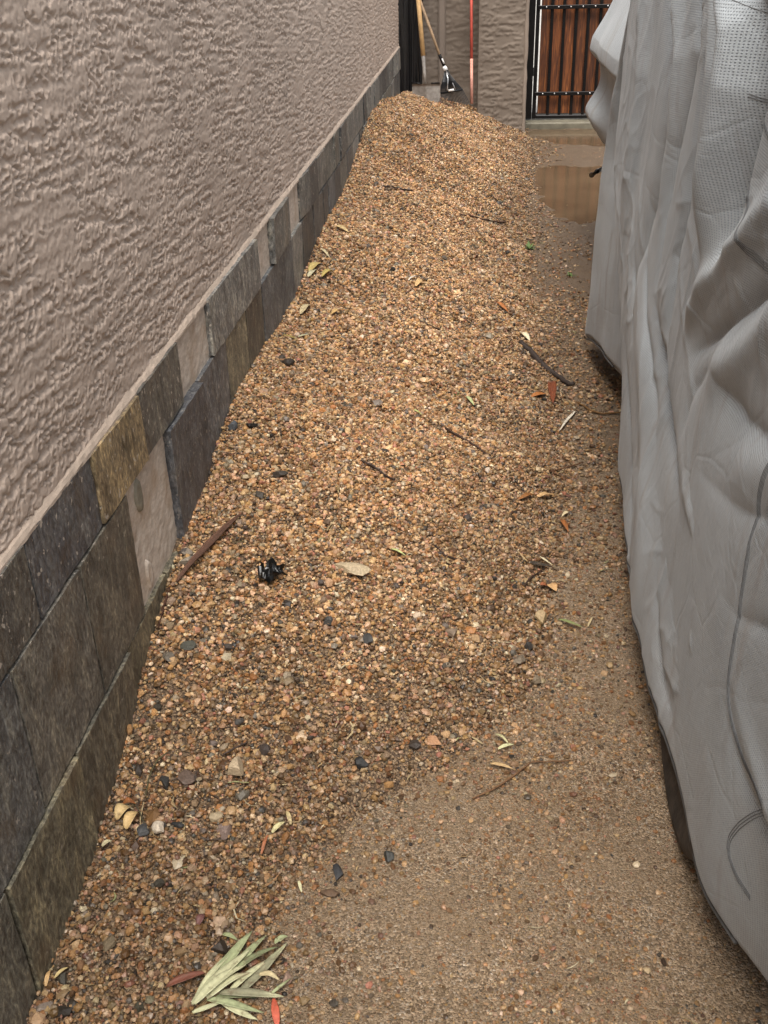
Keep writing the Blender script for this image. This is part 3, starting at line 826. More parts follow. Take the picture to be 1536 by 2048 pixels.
# black plastic sheeting standing rolled in the corner
nu, nv = 90, 40; V = []
for i in range(nu):
    a = 2 * math.pi * i / nu
    for j in range(nv):
        v = j / (nv - 1); z_ = .10 + v * 1.9
        rx = .100 + .030 * v; ry = .09
        cr = 1 + .10 * math.sin(7 * a + 2 * v) + .07 * math.sin(11 * a - 3 * v + 1) + .05 * math.sin(17 * a + 5 * v)
        V.append((-.745 + .020 * v + rx * cr * math.cos(a), 9.62 + ry * cr * math.sin(a) + .05 * v, z_))
F = []
for i in range(nu):
    k = (i + 1) % nu
    for j in range(nv - 1): F.append((i * nv + j, k * nv + j, k * nv + j + 1, i * nv + j + 1))
F.append(tuple(i * nv for i in range(nu))[::-1]); F.append(tuple(i * nv + nv - 1 for i in range(nu)))
tag(mk('plastic_roll', V, F, plain('glossy_black_sheet', (.008, .008, .009), .22, 0, .3, 20, .1), origin=(-.745, 9.62, .1)), 'tall black plastic roll standing in the corner behind the shovel', 'plastic roll')

# ------------------------------------------------------------------ covered car
car = empty('covered_car', (1.35, 3.2, 0), 'car parked under a wrinkled grey dotted fabric cover', 'car')
YE = np.array([(-.24, 3.62), (-.44, 3.68), (-.64, 3.70), (-.78, 3.58), (-.93, 3.36), (-1.17, 3.10), (-1.44, 2.92), (-1.64, 2.86)])[::-1]
YBt = np.array([(-.2, 3.75), (-.31, 3.82), (-.53, 3.97), (-.69, 4.06), (-.87, 4.14), (-1.1, 4.2), (-1.58, 4.30)])[::-1]
HEM = np.array([(.0, .15), (1.0, .15), (1.26, .14), (1.44, .125), (1.8, .135), (2.1, .13), (2.4, .13), (2.8, .15), (3.2, .17), (3.8, .15), (4.05, .14), (4.25, .08), (4.36, .2), (4.6, .40), (5.0, .55), (5.4, .58), (6.3, .58)])
HEMX = np.array([(0, .56), (1.0, .54), (1.26, .50), (1.44, .425), (1.6, .392), (1.8, .378), (2.1, .372), (2.42, .380), (2.8, .41), (3.2, .43), (7, .43)])
TOP = np.array([(0, 1.74), (3.3, 1.72), (4.0, 1.52), (4.6, 1.38), (6.3, 1.26)])
# folds drawn as lines on the flank: pixels of the photograph, width (m, across), depth (m, + into the car), side softness
FOLDS = [  # pixels along the fold, half width m, depth m (+ into the car), fade-in and fade-out as shares of the length, asymmetry
    ([(1338, -60), (1340, 60), (1341, 160), (1334, 260), (1314, 380), (1290, 500), (1266, 620)], .050, .050, 0, .45),
    ([(1393, -60), (1389, 100), (1371, 200), (1351, 300), (1334, 420), (1322, 560), (1318, 700)], .030, .024, 0, .6),
    ([(1417, -60), (1411, 80), (1391, 260), (1373, 400), (1353, 520), (1340, 660), (1345, 760)], .040, .036, 0, .5),
    ([(1456, -60), (1446, 130), (1425, 300), (1408, 460), (1396, 600)], .045, .016, 0, .6),
    ([(1298, -60), (1292, 150), (1276, 300), (1258, 460), (1250, 600)], .080, -.030, 0, .5),
    ([(1366, -60), (1364, 120), (1348, 260), (1330, 380), (1312, 520)], .045, -.020, 0, .6),
    ([(1432, -60), (1424, 150), (1402, 330), (1380, 500)], .040, -.016, 0, .6),
    ([(1496, -60), (1508, 60), (1494, 170), (1474, 280), (1450, 400), (1428, 520), (1410, 620)], .045, -.060, 0, .45),
    ([(1540, -20), (1530, 90), (1518, 190), (1498, 290), (1480, 380), (1462, 470), (1440, 570)], .034, .060, .1, .35),
    ([(1376, 690), (1390, 640), (1424, 580), (1474, 505), (1550, 405)], .030, -.021, .25, 0),
    ([(1384, 720), (1440, 665), (1500, 602), (1560, 545)], .036, .030, .3, 0),
    ([(1430, 770), (1456, 742), (1495, 702), (1560, 630)], .045, -.022, .3, 0),
    ([(1372, 920), (1385, 850), (1402, 780), (1442, 715)], .034, .018, .4, .4),
    ([(1440, 730), (1460, 780), (1496, 840), (1560, 890)], .045, .030, .4, 0),
    ([(1470, 960), (1510, 930), (1560, 915)], .05, -.015, .5, 0),
    ([(1312, 560), (1326, 690), (1346, 830), (1372, 960), (1396, 1080), (1428, 1250), (1450, 1400), (1478, 1560), (1500, 1680)], .036, .042, .3, .35),
    ([(1256, 640), (1264, 800), (1276, 980), (1290, 1150), (1306, 1320)], .035, .014, .3, .4),
    ([(1370, 850), (1402, 1020), (1438, 1200), (1468, 1380)], .040, -.018, .4, .4),
    ([(1302, 330), (1300, 480), (1306, 640), (1320, 800), (1334, 960)], .028, .014, .4, .4),
    ([(1282, 420), (1276, 560), (1278, 720)], .022, .010, .4, .4),
    ([(1296, 480), (1300, 700), (1310, 900), (1320, 1100), (1330, 1300)], .10, -.022, .4, .4),
    ([(1340, 1120), (1348, 1250), (1356, 1350), (1388, 1480), (1430, 1620), (1450, 1700)], .026, .020, .4, .3),
    ([(1396, 1120), (1415, 1300), (1440, 1460), (1480, 1640)], .045, -.016, .4, .3),
    ([(1446, 1290), (1460, 1350), (1484, 1440), (1512, 1560), (1550, 1700)], .024, .034, .3, 0),
    ([(1486, 1300), (1515, 1460), (1560, 1620)], .032, -.020, .4, 0),
    ([(1410, 930), (1450, 975), (1495, 1015), (1560, 1040)], .028, .016, .4, 0),
    ([(1450, 1160), (1476, 1195), (1505, 1235), (1560, 1260)], .020, .014, .4, 0),
]
def cover_x(Y, Z):
    Y = np.asarray(Y, float); Z = np.asarray(Z, float)
    zc = Z - CAM_H
    ye = np.interp(zc, YE[:, 0], YE[:, 1]); yb = np.interp(zc, YBt[:, 0], YBt[:, 1])
    Xn = np.interp(Y, HEMX[:, 0], HEMX[:, 1]); k = sstep(.12, .62, Z)
    near = Xn * (1 - k) + .42 * k - .014 * np.exp(-((Z - .75) / .35) ** 2)
    wy = Y + .012 * noise(Y * 2, Z * 1.5, 111); wz = Z
    d_tot = np.zeros_like(Y)
    for pts, wd, dp, f0, f1 in FOLDS:
        Q = np.array([on_x(px, py, .42)[1:] for px, py in pts])
        best = np.full(Y.shape, 1e9); along = np.zeros_like(Y)
        seg = np.r_[0, np.cumsum(np.hypot(*np.diff(Q, axis=0).T))]
        for i_ in range(len(Q) - 1):
            a, b_ = Q[i_], Q[i_ + 1]; e = b_ - a; L2 = e @ e
            t_ = np.clip(((wy - a[0]) * e[0] + (wz - a[1]) * e[1]) / L2, 0, 1)
            d = np.hypot(wy - a[0] - t_ * e[0], wz - a[1] - t_ * e[1]); c_ = d < best
            best = np.where(c_, d, best); along = np.where(c_, (seg[i_] + t_ * (seg[i_ + 1] - seg[i_])) / seg[-1], along)
        amp = np.ones_like(Y)
        if f0 > 0: amp = amp * sstep(0, f0, along)
        if f1 > 0: amp = amp * sstep(1, 1 - f1, along)
        q_ = best / wd
        pr_ = np.exp(-q_ * q_) if dp < 0 else np.exp(-q_ * 1.35)
        d_tot += dp * 1.05 * amp * pr_ * (1 - .25 * sstep(1.9, 1.5, wy))
    near = near + d_tot
    near = near + .008 * noise(Y * 2.6, Z * .6, 101) + .0028 * noise(Y * 8 + Z * 1.5, Z * .9, 102)
    cr = np.abs(noise(Y * 6.5 + 2 * Z, Z * 1.1 - Y * .8, 104)); near = near - .0022 * sstep(.07, 0, cr) * sstep(-.1, .3, noise(Y * 3, Z * 3, 108))
    w1 = noise(Y * 5.2 + Z * 1.2 + .25 * noise(Y * 4, Z * 3, 115), Z * .75, 116); w2 = noise(Y * 3.5 - Z * 3.6, Z * 2.2 + Y * 1.2, 117); w3 = noise(Y * 6 + Z * 7, Z * 3 - Y * 3, 118)
    near = near - .0042 * (1 - np.abs(w1)) ** 7 - .0040 * (1 - np.abs(w2)) ** 10 * sstep(-.2, .3, noise(Y * 2, Z * 2, 119)) - .0028 * (1 - np.abs(w3)) ** 10 * sstep(0, .4, noise(Y * 2.7, Z * 2.2, 121))
    # the cloth lies over the tyre
    inw = sstep(.75, .30, np.hypot(Y - 1.63, Z - .325)); lim = .394
    near = near - inw * np.clip(near - lim, 0, None)
    roll = sstep(-.02, .13, Y - ye)
    mid = .42 + .14 * sstep(0, .14, Y - ye) - .15 * sstep(0, 1, (Y - ye - .1) / np.maximum(yb - ye - .1, .05)) + .004 * noise(Y * 8, Z * 5, 105)
    far = .545 + .012 * noise(Y * 3, Z * 3, 106) + .5 * np.maximum(0, zc + .56) ** 1.2 - .085 * np.exp(-((zc + .93) / .10) ** 2) * sstep(5.4, 5.95, Y) - .03 * np.exp(-((zc + .62) / .12) ** 2) * sstep(4.9, 5.6, Y)
    far = far + .05 * sstep(-1.0, -.75, -np.abs(zc + .95) * 3)
    X = np.where(Y < ye, near, near * (1 - roll) + mid * roll)
    r2_ = sstep(-.03, .12, Y - yb)
    X = np.where(Y > yb - .03, X * (1 - r2_) + far * r2_, X)
    return X
def cover_mat():
    m, t, b = material('cover_fabric'); q = N(t)
    uv = q.n('ShaderNodeTexCoord').outputs['UV']; p = q.pos()
    sep = q.n('ShaderNodeSeparateXYZ'); q.l(uv, sep.inputs[0])
    k = 2 * math.pi / .0092
    s1 = q.math('SINE', q.math('MULTIPLY', q.math('ADD', sep.outputs[0], sep.outputs[1]), k))
    s2 = q.math('SINE', q.math('MULTIPLY', q.math('SUBTRACT', sep.outputs[0], sep.outputs[1]), k))
    dots = q.math('MULTIPLY', s1, s2)
    dm = q.ramp(dots, [(.35, (0,) * 3), (.75, (1,) * 3)])
    cl = q.noise(p, 2.2, 5, .6); fine = q.noise(p, 260, 4, .7)
    c = q.ramp(cl, [(.3, (.275, .305, .33)), (.7, (.43, .465, .49))])
    c = q.mix(q.math('MULTIPLY', dm, .8), c, (.075, .09, .105))
    c = q.mix(.25, c, q.ramp(fine, [(.3, (.16, .175, .19)), (.7, (.46, .50, .53))]))
    # mud splash and water stains low down
    sx = q.n('ShaderNodeSeparateXYZ'); q.l(p, sx.inputs[0])
    low = q.ramp(q.math('ADD', sx.outputs[2], q.math('MULTIPLY', q.noise(p, 5, 5, .65), .9)), [(.45, (.45,) * 3), (.85, (0,) * 3)])
    c = q.mix(low, c, (.20, .155, .115))
    strk = q.noise(q.mapping(p, (1, 11, 1.1), (.10, 0, 0)), 1.6, 4, .6)
    c = q.mix(q.ramp(strk, [(.56, (0,) * 3), (.72, (.42,) * 3)]), c, (.19, .155, .125))
    ab = q.ramp(q.noise(q.mapping(p, (1, 7, 1.4), (-.25, 0, 0)), 9, 4, .65), [(.70, (0,) * 3), (.74, (.5,) * 3)])
    c = q.mix(ab, c, (.56, .59, .61))
    q.l(c, b.inputs['Base Color'])
    b.inputs['Roughness'].default_value = .75; b.inputs['Specular IOR Level'].default_value = .2
    b.inputs['Sheen Weight'].default_value = .15
    wr = q.noise(q.mapping(p, (1, 1, .6)), 22, 5, .55, .6)
    wv_ = q.n('ShaderNodeTexVoronoi', feature='DISTANCE_TO_EDGE'); wv_.inputs['Scale'].default_value = 5.5
    dist = q.mix(.12, p, q.n('ShaderNodeTexNoise').outputs['Color'])
    q.l(dist, wv_.inputs['Vector'])
    crease = q.ramp(wv_.outputs['Distance'], [(0, (0,) * 3), (.035, (1,) * 3)])
    wr = q.math('ADD', wr, q.math('MULTIPLY', crease, .22))
    wr = q.math('ADD', wr, q.math('MULTIPLY', q.noise(q.mapping(p, (1, .5, 2.0), (.5, 0, 0)), 60, 3, .6), .35))
    n1 = q.bump(wr, .45, .006)
    q.l(q.bump(q.math('MULTIPLY', dm, -1.0), .8, .0016, n1), b.inputs['Normal'])
    return m
M_COVER = cover_mat()
cy = lines([(.25, 1.0, .03), (1.0, 2.9, .0075), (2.9, 4.5, .0065), (4.5, 6.15, .02)])
nv = 230; vs = np.linspace(0, 1, nv)
CYg, VS = np.meshgrid(cy, vs, indexing='ij')
zh = np.interp(CYg, HEM[:, 0], HEM[:, 1]) + .012 * noise(CYg * 5, CYg * 0, 110); zt = np.interp(CYg, TOP[:, 0], TOP[:, 1])
CZ = zh + (zt - zh) * VS
CX_ = cover_x(CYg, CZ)
CX_ = CX_ + .012 * sstep(.03, 0, VS * (zt - zh)) # hem turns under
shell = [np.stack([CX_, CYg, CZ], -1)]
uvs = [np.stack([CYg, CZ], -1)]
# shoulders, roof and far flank
W0 = CX_[:, -1]
for dx, dz in ((.03, .05), (.09, .09), (.20, .12), (.45, .15), (.95, .165), (1.45, .14), (1.75, .08), (1.87, -.05), (1.92, -.6), (1.93, -1.1)):
    zz = CZ[:, -1] + dz; zz = np.maximum(zz, .15)
    shell.append(np.stack([W0 + dx + 0 * zz, cy, zz], -1)[:, None]); uvs.append(np.stack([cy, CZ[:, -1] + dx], -1)[:, None])
S = np.concatenate(shell, 1); UV = np.concatenate(uvs, 1)
# far end closes round the bumper
ends = []; uve = []
for a in (.25, .5, .75, 1.0):
    e = S[-1].copy(); c0 = np.array([1.45, 6.15, 0])
    e[:, 1] += .10 * math.sin(a * math.pi / 2); e[:, 0] = e[:, 0] + (c0[0] - e[:, 0]) * (1 - math.cos(a * math.pi / 2)) * (1.0 if a == 1 else .25 / .4)
    ends.append(e[None]); uve.append((UV[-1] + np.array([.1 * a, 0]))[None])
S2 = np.concatenate([S] + ends, 0); UV2 = np.concatenate([UV] + uve, 0)
e0 = S[0].copy(); e0[:, 0] = e0[:, 0] * .15 + 1.4 * .85; e0[:, 1] -= .1
S2 = np.concatenate([e0[None], S2], 0); UV2 = np.concatenate([(UV[0] - .1)[None], UV2], 0)
cov = mk('fabric_cover', S2.reshape(-1, 3), gridF(S2.shape[0], S2.shape[1])[:, ::-1], M_COVER, car, uv=UV2.reshape(-1, 2))

def on_cover(px, py):
    """point of the cover's flank seen through a pixel"""
    r = ray(px, py); t_ = np.linspace(.25, .75, 3000) / r[0]
    P = r[None] * t_[:, None]; P[:, 2] += CAM_H
    X = cover_x(P[:, 1], P[:, 2]); k = np.nonzero(P[:, 0] >= X)[0]
    return P[k[0]] if len(k) else P[-1]
# stitched seams: fine rows of thread following the cloth
def seam(pts, rows=4, gapw=.0045):
    Q = np.array([on_x(px, py, .42)[1:] for px, py in pts]); seg = np.r_[0, np.cumsum(np.hypot(*np.diff(Q, axis=0).T))]
    n = max(24, int(seg[-1] / .006)); s_ = np.linspace(0, seg[-1], n)
    ys = np.interp(s_, seg, Q[:, 0]); zs = np.interp(s_, seg, Q[:, 1])
    for _ in range(8):
        ys[1:-1] = .5 * ys[1:-1] + .25 * (ys[:-2] + ys[2:]); zs[1:-1] = .5 * zs[1:-1] + .25 * (zs[:-2] + zs[2:])
    dY = np.gradient(ys); dZ = np.gradient(zs); L = np.hypot(dY, dZ) + 1e-9
    nY, nZ = -dZ / L, dY / L
    mb = MB()
    for r_ in range(rows):
        o_ = (r_ - (rows - 1) / 2) * gapw
        yy_, zz_ = ys + nY * o_, zs + nZ * o_; xx_ = cover_x(yy_, zz_) - .0004
        mb.tube(list(zip(xx_, yy_, zz_)), [.0006 + .0002 * (i % 2) for i in range(n)], 4)
    mb.build('seam', M_THREAD, cov)
seam([(1560, 930), (1540, 1000), (1526, 1110), (1512, 1200), (1502, 1270), (1492, 1340), (1488, 1390), (1495, 1450), (1512, 1520), (1560, 1610)])
seam([(1499, 372), (1501, 420), (1501, 470), (1508, 505), (1522, 528), (1545, 560)])
seam([(1545, 1612), (1520, 1632), (1498, 1652), (1482, 1675), (1476, 1700), (1480, 1740), (1490, 1780), (1494, 1796)], rows=3)
seam([(1506, 190), (1516, 222), (1526, 250), (1545, 290)], rows=2)
seam([(1510, -10), (1522, 10), (1531, 25), (1533, 40), (1530, 70)], rows=1)
# hem binding
M_HEM = plain('hem_binding', (.10, .10, .10), .8)
for a0, a1, st in ((1.2, 2.85, .03), (3.75, 4.27, .02)):
    ysb = np.arange(a0, a1, st); zb_ = np.interp(ysb, HEM[:, 0], HEM[:, 1]) + .012 * noise(ysb * 5, ysb * 0, 110)
    mb = MB(); mb.tube([(cover_x(np.array([y_]), np.array([z_ + .004]))[0] + .008, y_, z_ + .004) for y_, z_ in zip(ysb, zb_)], .0045, 6)
    mb.build('hem', M_HEM, cov, smooth=True)
# wheel
wc = np.array([.408, 1.63, .325]); wheel = empty('wheel', wc - np.array(car.location), None, None); wheel.parent = car
wheel.location = Vector(wc) - car.location
pr = [(.0, .20), (.002, .24), (-.012, .285), (-.008, .31), (.012, .322), (.03, .3255), (.11, .327), (.19, .3255), (.205, .322), (.22, .30), (.22, .20)]
V = []; n = 72
for i in range(n):
    a = 2 * math.pi * i / n
    for dx, rr in pr: 
        rr2 = rr - (.006 if (i % 2 and rr > .315) else 0)
        V.append((wc[0] + dx, wc[1] + rr2 * math.cos(a), wc[2] + rr2 * math.sin(a)))
m_ = len(pr); F = [(i * m_ + j, i * m_ + j + 1, ((i + 1) % n) * m_ + j + 1, ((i + 1) % n) * m_ + j) for i in range(n) for j in range(m_ - 1)]
mk('tyre', V, F, M_RUBBER, wheel, smooth=True)
V = []; pr2 = [(.012, .203), (.02, .19), (.045, .17), (.05, .06), (.03, .04), (.03, .0)]
for i in range(40):
    a = 2 * math.pi * i / 40
    for dx, rr in pr2: V.append((wc[0] + dx, wc[1] + rr * math.cos(a), wc[2] + rr * math.sin(a)))
m_ = len(pr2); F = [(i * m_ + j, i * m_ + j + 1, ((i + 1) % 40) * m_ + j + 1, ((i + 1) % 40) * m_ + j) for i in range(40) for j in range(m_ - 1)]
mk('rim', V, F, M_STEEL, wheel, smooth=True)
mb = MB(); s0 = on_x(1206, 337, .45); s1_ = on_x(1194, 343, .40); s2_ = on_x(1183, 350, .385)
mb.tube([s0, s1_, s2_], [.009, .009, .011], 8); mb.build('strap', M_BLACK, car, smooth=True)

# ------------------------------------------------------------------ loose things on the ground
def lin(c): g_ = sum(c) / 3; return tuple(.70 * (((v * .82 + g_ * .18) / 255) ** 2.2) for v in c)
def leaf_mesh(p0, p1, wd, arch=.006, cup=.25, twist=0.0, bend=0.0, lift=.010, n=12, m_=5, thick=.0004, follow=True):
    p0 = np.array(p0); p1 = np.array(p1); d = p1 - p0; L = np.linalg.norm(d[:2]) + 1e-9
    side = np.array([-d[1], d[0], 0]) / L
    V = []
    for i in range(n):
        s = i / (n - 1); w_ = wd * .5 * (math.sin(math.pi * min(1, s * .93 + .07) ** .85) ** .8) + .0003
        c = p0 + d * s + side * bend * math.sin(math.pi * s)
        if follow: c[2] = max(c[2], gz(c[0], c[1]) + .002)
        c[2] += lift + arch * math.sin(math.pi * s)
        tw = twist * (s - .3)
        for j in range(m_):
            t_ = j / (m_ - 1) * 2 - 1
            V.append(c + side * (w_ * t_ * math.cos(tw)) + np.array([0, 0, w_ * t_ * math.sin(tw) + cup * w_ * t_ * t_]))
    F = gridF(n, m_).tolist(); k = len(V); V2 = [v - np.array([0, 0, thick]) for v in V]
    F2 = [tuple(i + k for i in f[::-1]) for f in F]
    ar = np.arange(n * m_).reshape(n, m_); ring = list(ar[:, 0]) + list(ar[-1, 1:]) + list(ar[-2::-1, -1]) + list(ar[0, -2:0:-1])
    F3_ = [(ring[(i + 1) % len(ring)], ring[i], ring[i] + k, ring[(i + 1) % len(ring)] + k) for i in range(len(ring))]
    return np.array(V + V2), F + F2 + F3_, n, m_
def pxm(p):  # metres per photo pixel at a point
    qv = CM.T @ (np.array(p) - np.array([0, 0, CAM_H])); return qv[2] / FPX
def leaf_tint(n, m_, col, tip=None, rib=None):
    T = np.tile(np.array(col), (n * m_, 1)).astype(float)
    s = np.repeat(np.linspace(0, 1, n), m_)
    if tip is not None: T = T + (np.array(tip) - T) * sstep(.55, .95, s)[:, None]
    if rib is not None:
        T[np.arange(n) * m_ + m_ // 2] = rib
    return np.concatenate([T, T])
def leaf(name, a, b, wpx, col, label, cat='leaf', group='fallen leaves', arch=.006, cup=.25, twist=0., bend=0., lift=.010, tip=None, rib=None):
    p0, p1 = at(*a), at(*b); wd = wpx * pxm((p0 + p1) / 2)
    V, F, n, m_ = leaf_mesh(p0, p1, wd, arch, cup, twist, bend, lift)
    o = mk(name, V, F, M_LEAF, tint=leaf_tint(n, m_, lin(col), lin(tip) if tip else None, lin(rib) if rib else None), origin=tuple((p0 + p1) / 2))
    return tag(o, label, cat, group)
def twig(name, pts, wpx, col, label, cat='twig', group='dry twigs', taper=.5, lift=.009):
    P = [at(*p) for p in pts]; r = wpx * pxm(P[len(P) // 2]) * .5
    s = np.linspace(0, len(P) - 1, len(P) * 5); Q = np.array(P); out = []
    for k_ in s:
        i = min(int(k_), len(P) - 2); f_ = k_ - i; c = Q[i] * (1 - f_) + Q[i + 1] * f_
        c = c + R.normal(0, r * .25, 3); c[2] = max(c[2], gz(c[0], c[1])) + lift; out.append(c)
    rr = [r * (1 - taper * abs(i / (len(out) - 1) - .3)) * R.uniform(.85, 1.15) for i in range(len(out))]
    mb = MB(); mb.tube(out, rr, 7)
    o = mk(name, mb.v, mb.f, M_TWIG, smooth=True, tint=np.tile(lin(col), (len(mb.v), 1)), origin=tuple(out[len(out) // 2]))
    return tag(o, label, cat, group)
def ico2():
    v = ICO_V.tolist(); F = ICO_F.tolist(); cache = {}
    for _ in range(2):
        nf = []
        cache = {}
        def mid_(a, b):
            k = (min(a, b), max(a, b))
            if k not in cache:
                q_ = np.array(v[a]) + np.array(v[b]); q_ /= np.linalg.norm(q_); v.append(q_.tolist()); cache[k] = len(v) - 1
            return cache[k]
        for a, b, c in F:
            x_, y_, z_ = mid_(a, b), mid_(b, c), mid_(c, a); nf += [(a, x_, z_), (b, y_, x_), (c, z_, y_), (x_, y_, z_)]
        F = nf
    return np.array(v), np.array(F)
IV2, IF2 = ico2()
def stone(p, wpx, hpx, yaw, col, label, boxy=.5, flat=.5, sink=.18, cat='stone', group='larger stones on the gravel', name='stone', nplanes=10):
    c = at(*p); k = pxm(c)
    rx = wpx * k / 2; ry = hpx * k / 2 * 1.35; rz = min(rx, ry) * flat * 1.5
    V = IV2.copy()
    # cut by random planes so it reads as broken rock
    for _ in range(nplanes):
        nrm = R.normal(size=3); nrm /= np.linalg.norm(nrm); dpl = R.uniform(.42, .88) - .10 * boxy
        ex = V @ nrm - dpl; V = V - np.clip(ex, 0, None)[:, None] * nrm
    V = V / np.abs(V).max(0)
    V = V * (1 + .03 * noise(V[:, 0] * 4 + p[0], V[:, 1] * 4 + V[:, 2] * 3, 120)[:, None])
    V = V * np.array([rx, ry, rz])
    ca, sa = math.cos(math.radians(yaw)), math.sin(math.radians(yaw))
    V = np.stack([V[:, 0] * ca - V[:, 1] * sa, V[:, 0] * sa + V[:, 1] * ca, V[:, 2]], -1)
    c = c + np.array([0, 0, rz * (1 - 2 * sink) + .004])
    o = mk(name, V + c, IF2, M_STONE, smooth=False, tint=np.tile(lin(col), (len(V), 1)), origin=tuple(c))
    return tag(o, label, cat, group)

ST = [
    ((475, 1548), 40, 42, 20, (205, 178, 140), 'pale tan blocky stone, the thickest light stone in the front gravel', 0.8, .6),
    ((705, 1150), 86, 30, -12, (205, 180, 140), 'long flat pale sandstone slab lying right of the black scrap', .2, .42),
    ((676, 1752), 24, 34, 10, (58, 58, 60), 'wet black chip with white marks half sunk in the packed dirt', .6, .5),
    ((777, 1722), 24, 20, 0, (66, 66, 62), 'round dark grey stone alone on the packed dirt right of the black chip', .2, .6),
    ((375, 1297), 38, 20, 15, (88, 86, 74), 'flat greenish grey stone near the lowest slate tile', .5, .35),
    ((342, 1322), 26, 26, 60, (120, 108, 92), 'squarish grey stone just below the flat greenish grey one', .7, .4),
    ((331, 1570), 24, 40, 20, (62, 60, 56), 'dark slate wedge pointing up beside the big mauve brown slab', .6, .4),
    ((372, 1560), 46, 34, 15, (116, 94, 80), 'big flat mauve brown slab partly buried in front gravel', .5, .25),
    ((380, 1578), 16, 26, 15, (112, 42, 30), 'small dark red chip resting on the mauve brown slab', .6, .4),
    ((452, 1668), 34, 30, 30, (142, 118, 106), 'pinkish grey flat stone below the pale tan block', .6, .3),
    ((320, 1664), 28, 28, 40, (226, 206, 178), 'bright cream coloured stone beside the curled yellow leaf', .6, .5),
    ((290, 1668), 28, 28, 10, (88, 88, 88), 'blue grey stone left of the bright cream stone', .5, .5),
    ((357, 1655), 16, 26, 70, (62, 62, 62), 'narrow dark stone right of the bright cream stone', .5, .5),
    ((725, 1535), 30, 26, 30, (46, 45, 44), 'jagged black stone at the front edge of the heap', .5, .6),
    ((868, 1490), 36, 24, -20, (188, 134, 92), 'flat orange tan stone near the right front edge of the heap', .5, .3),
    ((560, 957), 34, 15, -15, (74, 64, 54), 'smooth brown oval stone on the bright upper gravel', .1, .6),
    ((1082, 1246), 28, 24, 20, (176, 146, 100), 'tan block stone beside the long green leaf', .7, .6),
    ((1040, 1325), 26, 26, -40, (128, 112, 92), 'thin grey flake leaning on the right edge of the heap', .6, .3),
    ((1070, 1370), 22, 22, 10, (134, 116, 92), 'square grey brown stone at the foot of the heap', .9, .7),
    ((953, 1282), 22, 24, 15, (186, 148, 104), 'upright tan stone right of the grey brown one', .7, .5),
    ((904, 1272), 26, 26, 30, (138, 116, 94), 'grey brown wedge stone left of the upright tan one', .6, .5),
    ((736, 1286), 22, 18, 30, (66, 64, 62), 'dark grey stone in the middle of the bright gravel', .4, .6),
    ((578, 733), 26, 15, 0, (64, 52, 42), 'dark brown oval stone near the wall on the far gravel', .1, .6),
    ((466, 860), 20, 18, 0, (94, 98, 102), 'blue grey pebble at the foot of the slate tiles', .2, .7),
    ((507, 857), 30, 14, 15, (46, 40, 35), 'flat blackish stone right of the blue grey pebble', .4, .5),
    ((657, 1250), 20, 18, 0, (82, 80, 76), 'medium grey stone below the long sandstone slab', .4, .6),
    ((374, 1112), 24, 20, 30, (152, 136, 116), 'grey flake of broken mortar beside the long bark strip', .6, .4),
    ((376, 1130), 32, 22, 10, (176, 160, 138), 'larger pale flake of broken mortar beside the bark strip', .6, .4),
    ((92, 2022), 36, 18, 20, (134, 116, 100), 'flat grey mauve stone by the tile in the front left corner', .4, .4),
    ((662, 1793), 46, 18, 0, (110, 84, 62), 'flat dark brown stone sunk in dirt below the black chip', .3, .25),
    ((975, 948), 13, 14, 0, (212, 190, 166), 'small whitish pebble on the upper right of the heap', .3, .8),
    ((943, 1060), 12, 12, 0, (216, 194, 176), 'small pinkish white pebble right of the heap middle', .3, .8),
    ((440, 1848), 26, 24, 20, (186, 152, 120), 'broad tan stone above the olive green leaf sprig', .5, .4),
    ((440, 1905), 34, 26, 30, (64, 52, 42), 'dark brown lump touching the top of the leaf sprig', .4, .5),
    ((573, 1965), 24, 24, 10, (160, 128, 108), 'pinkish brown stone at the right of the leaf sprig', .5, .6),
    ((1056, 1300), 18, 18, 0, (66, 62, 58), 'dark grey pebble at the right edge below the tan block', .4, .6),
    ((480, 1450), 20, 20, 0, (94, 88, 82), 'grey stone on the gravel near the front tile corner', .4, .6),
    ((602, 1478), 28, 20, 20, (214, 180, 140), 'cream shard on the gravel between tan block and black stone', .6, .4),
]
for p, w_, h_, yw, c_, lab, bx, fl in ST: stone(p, w_, h_, yw, c_, lab, bx, fl)

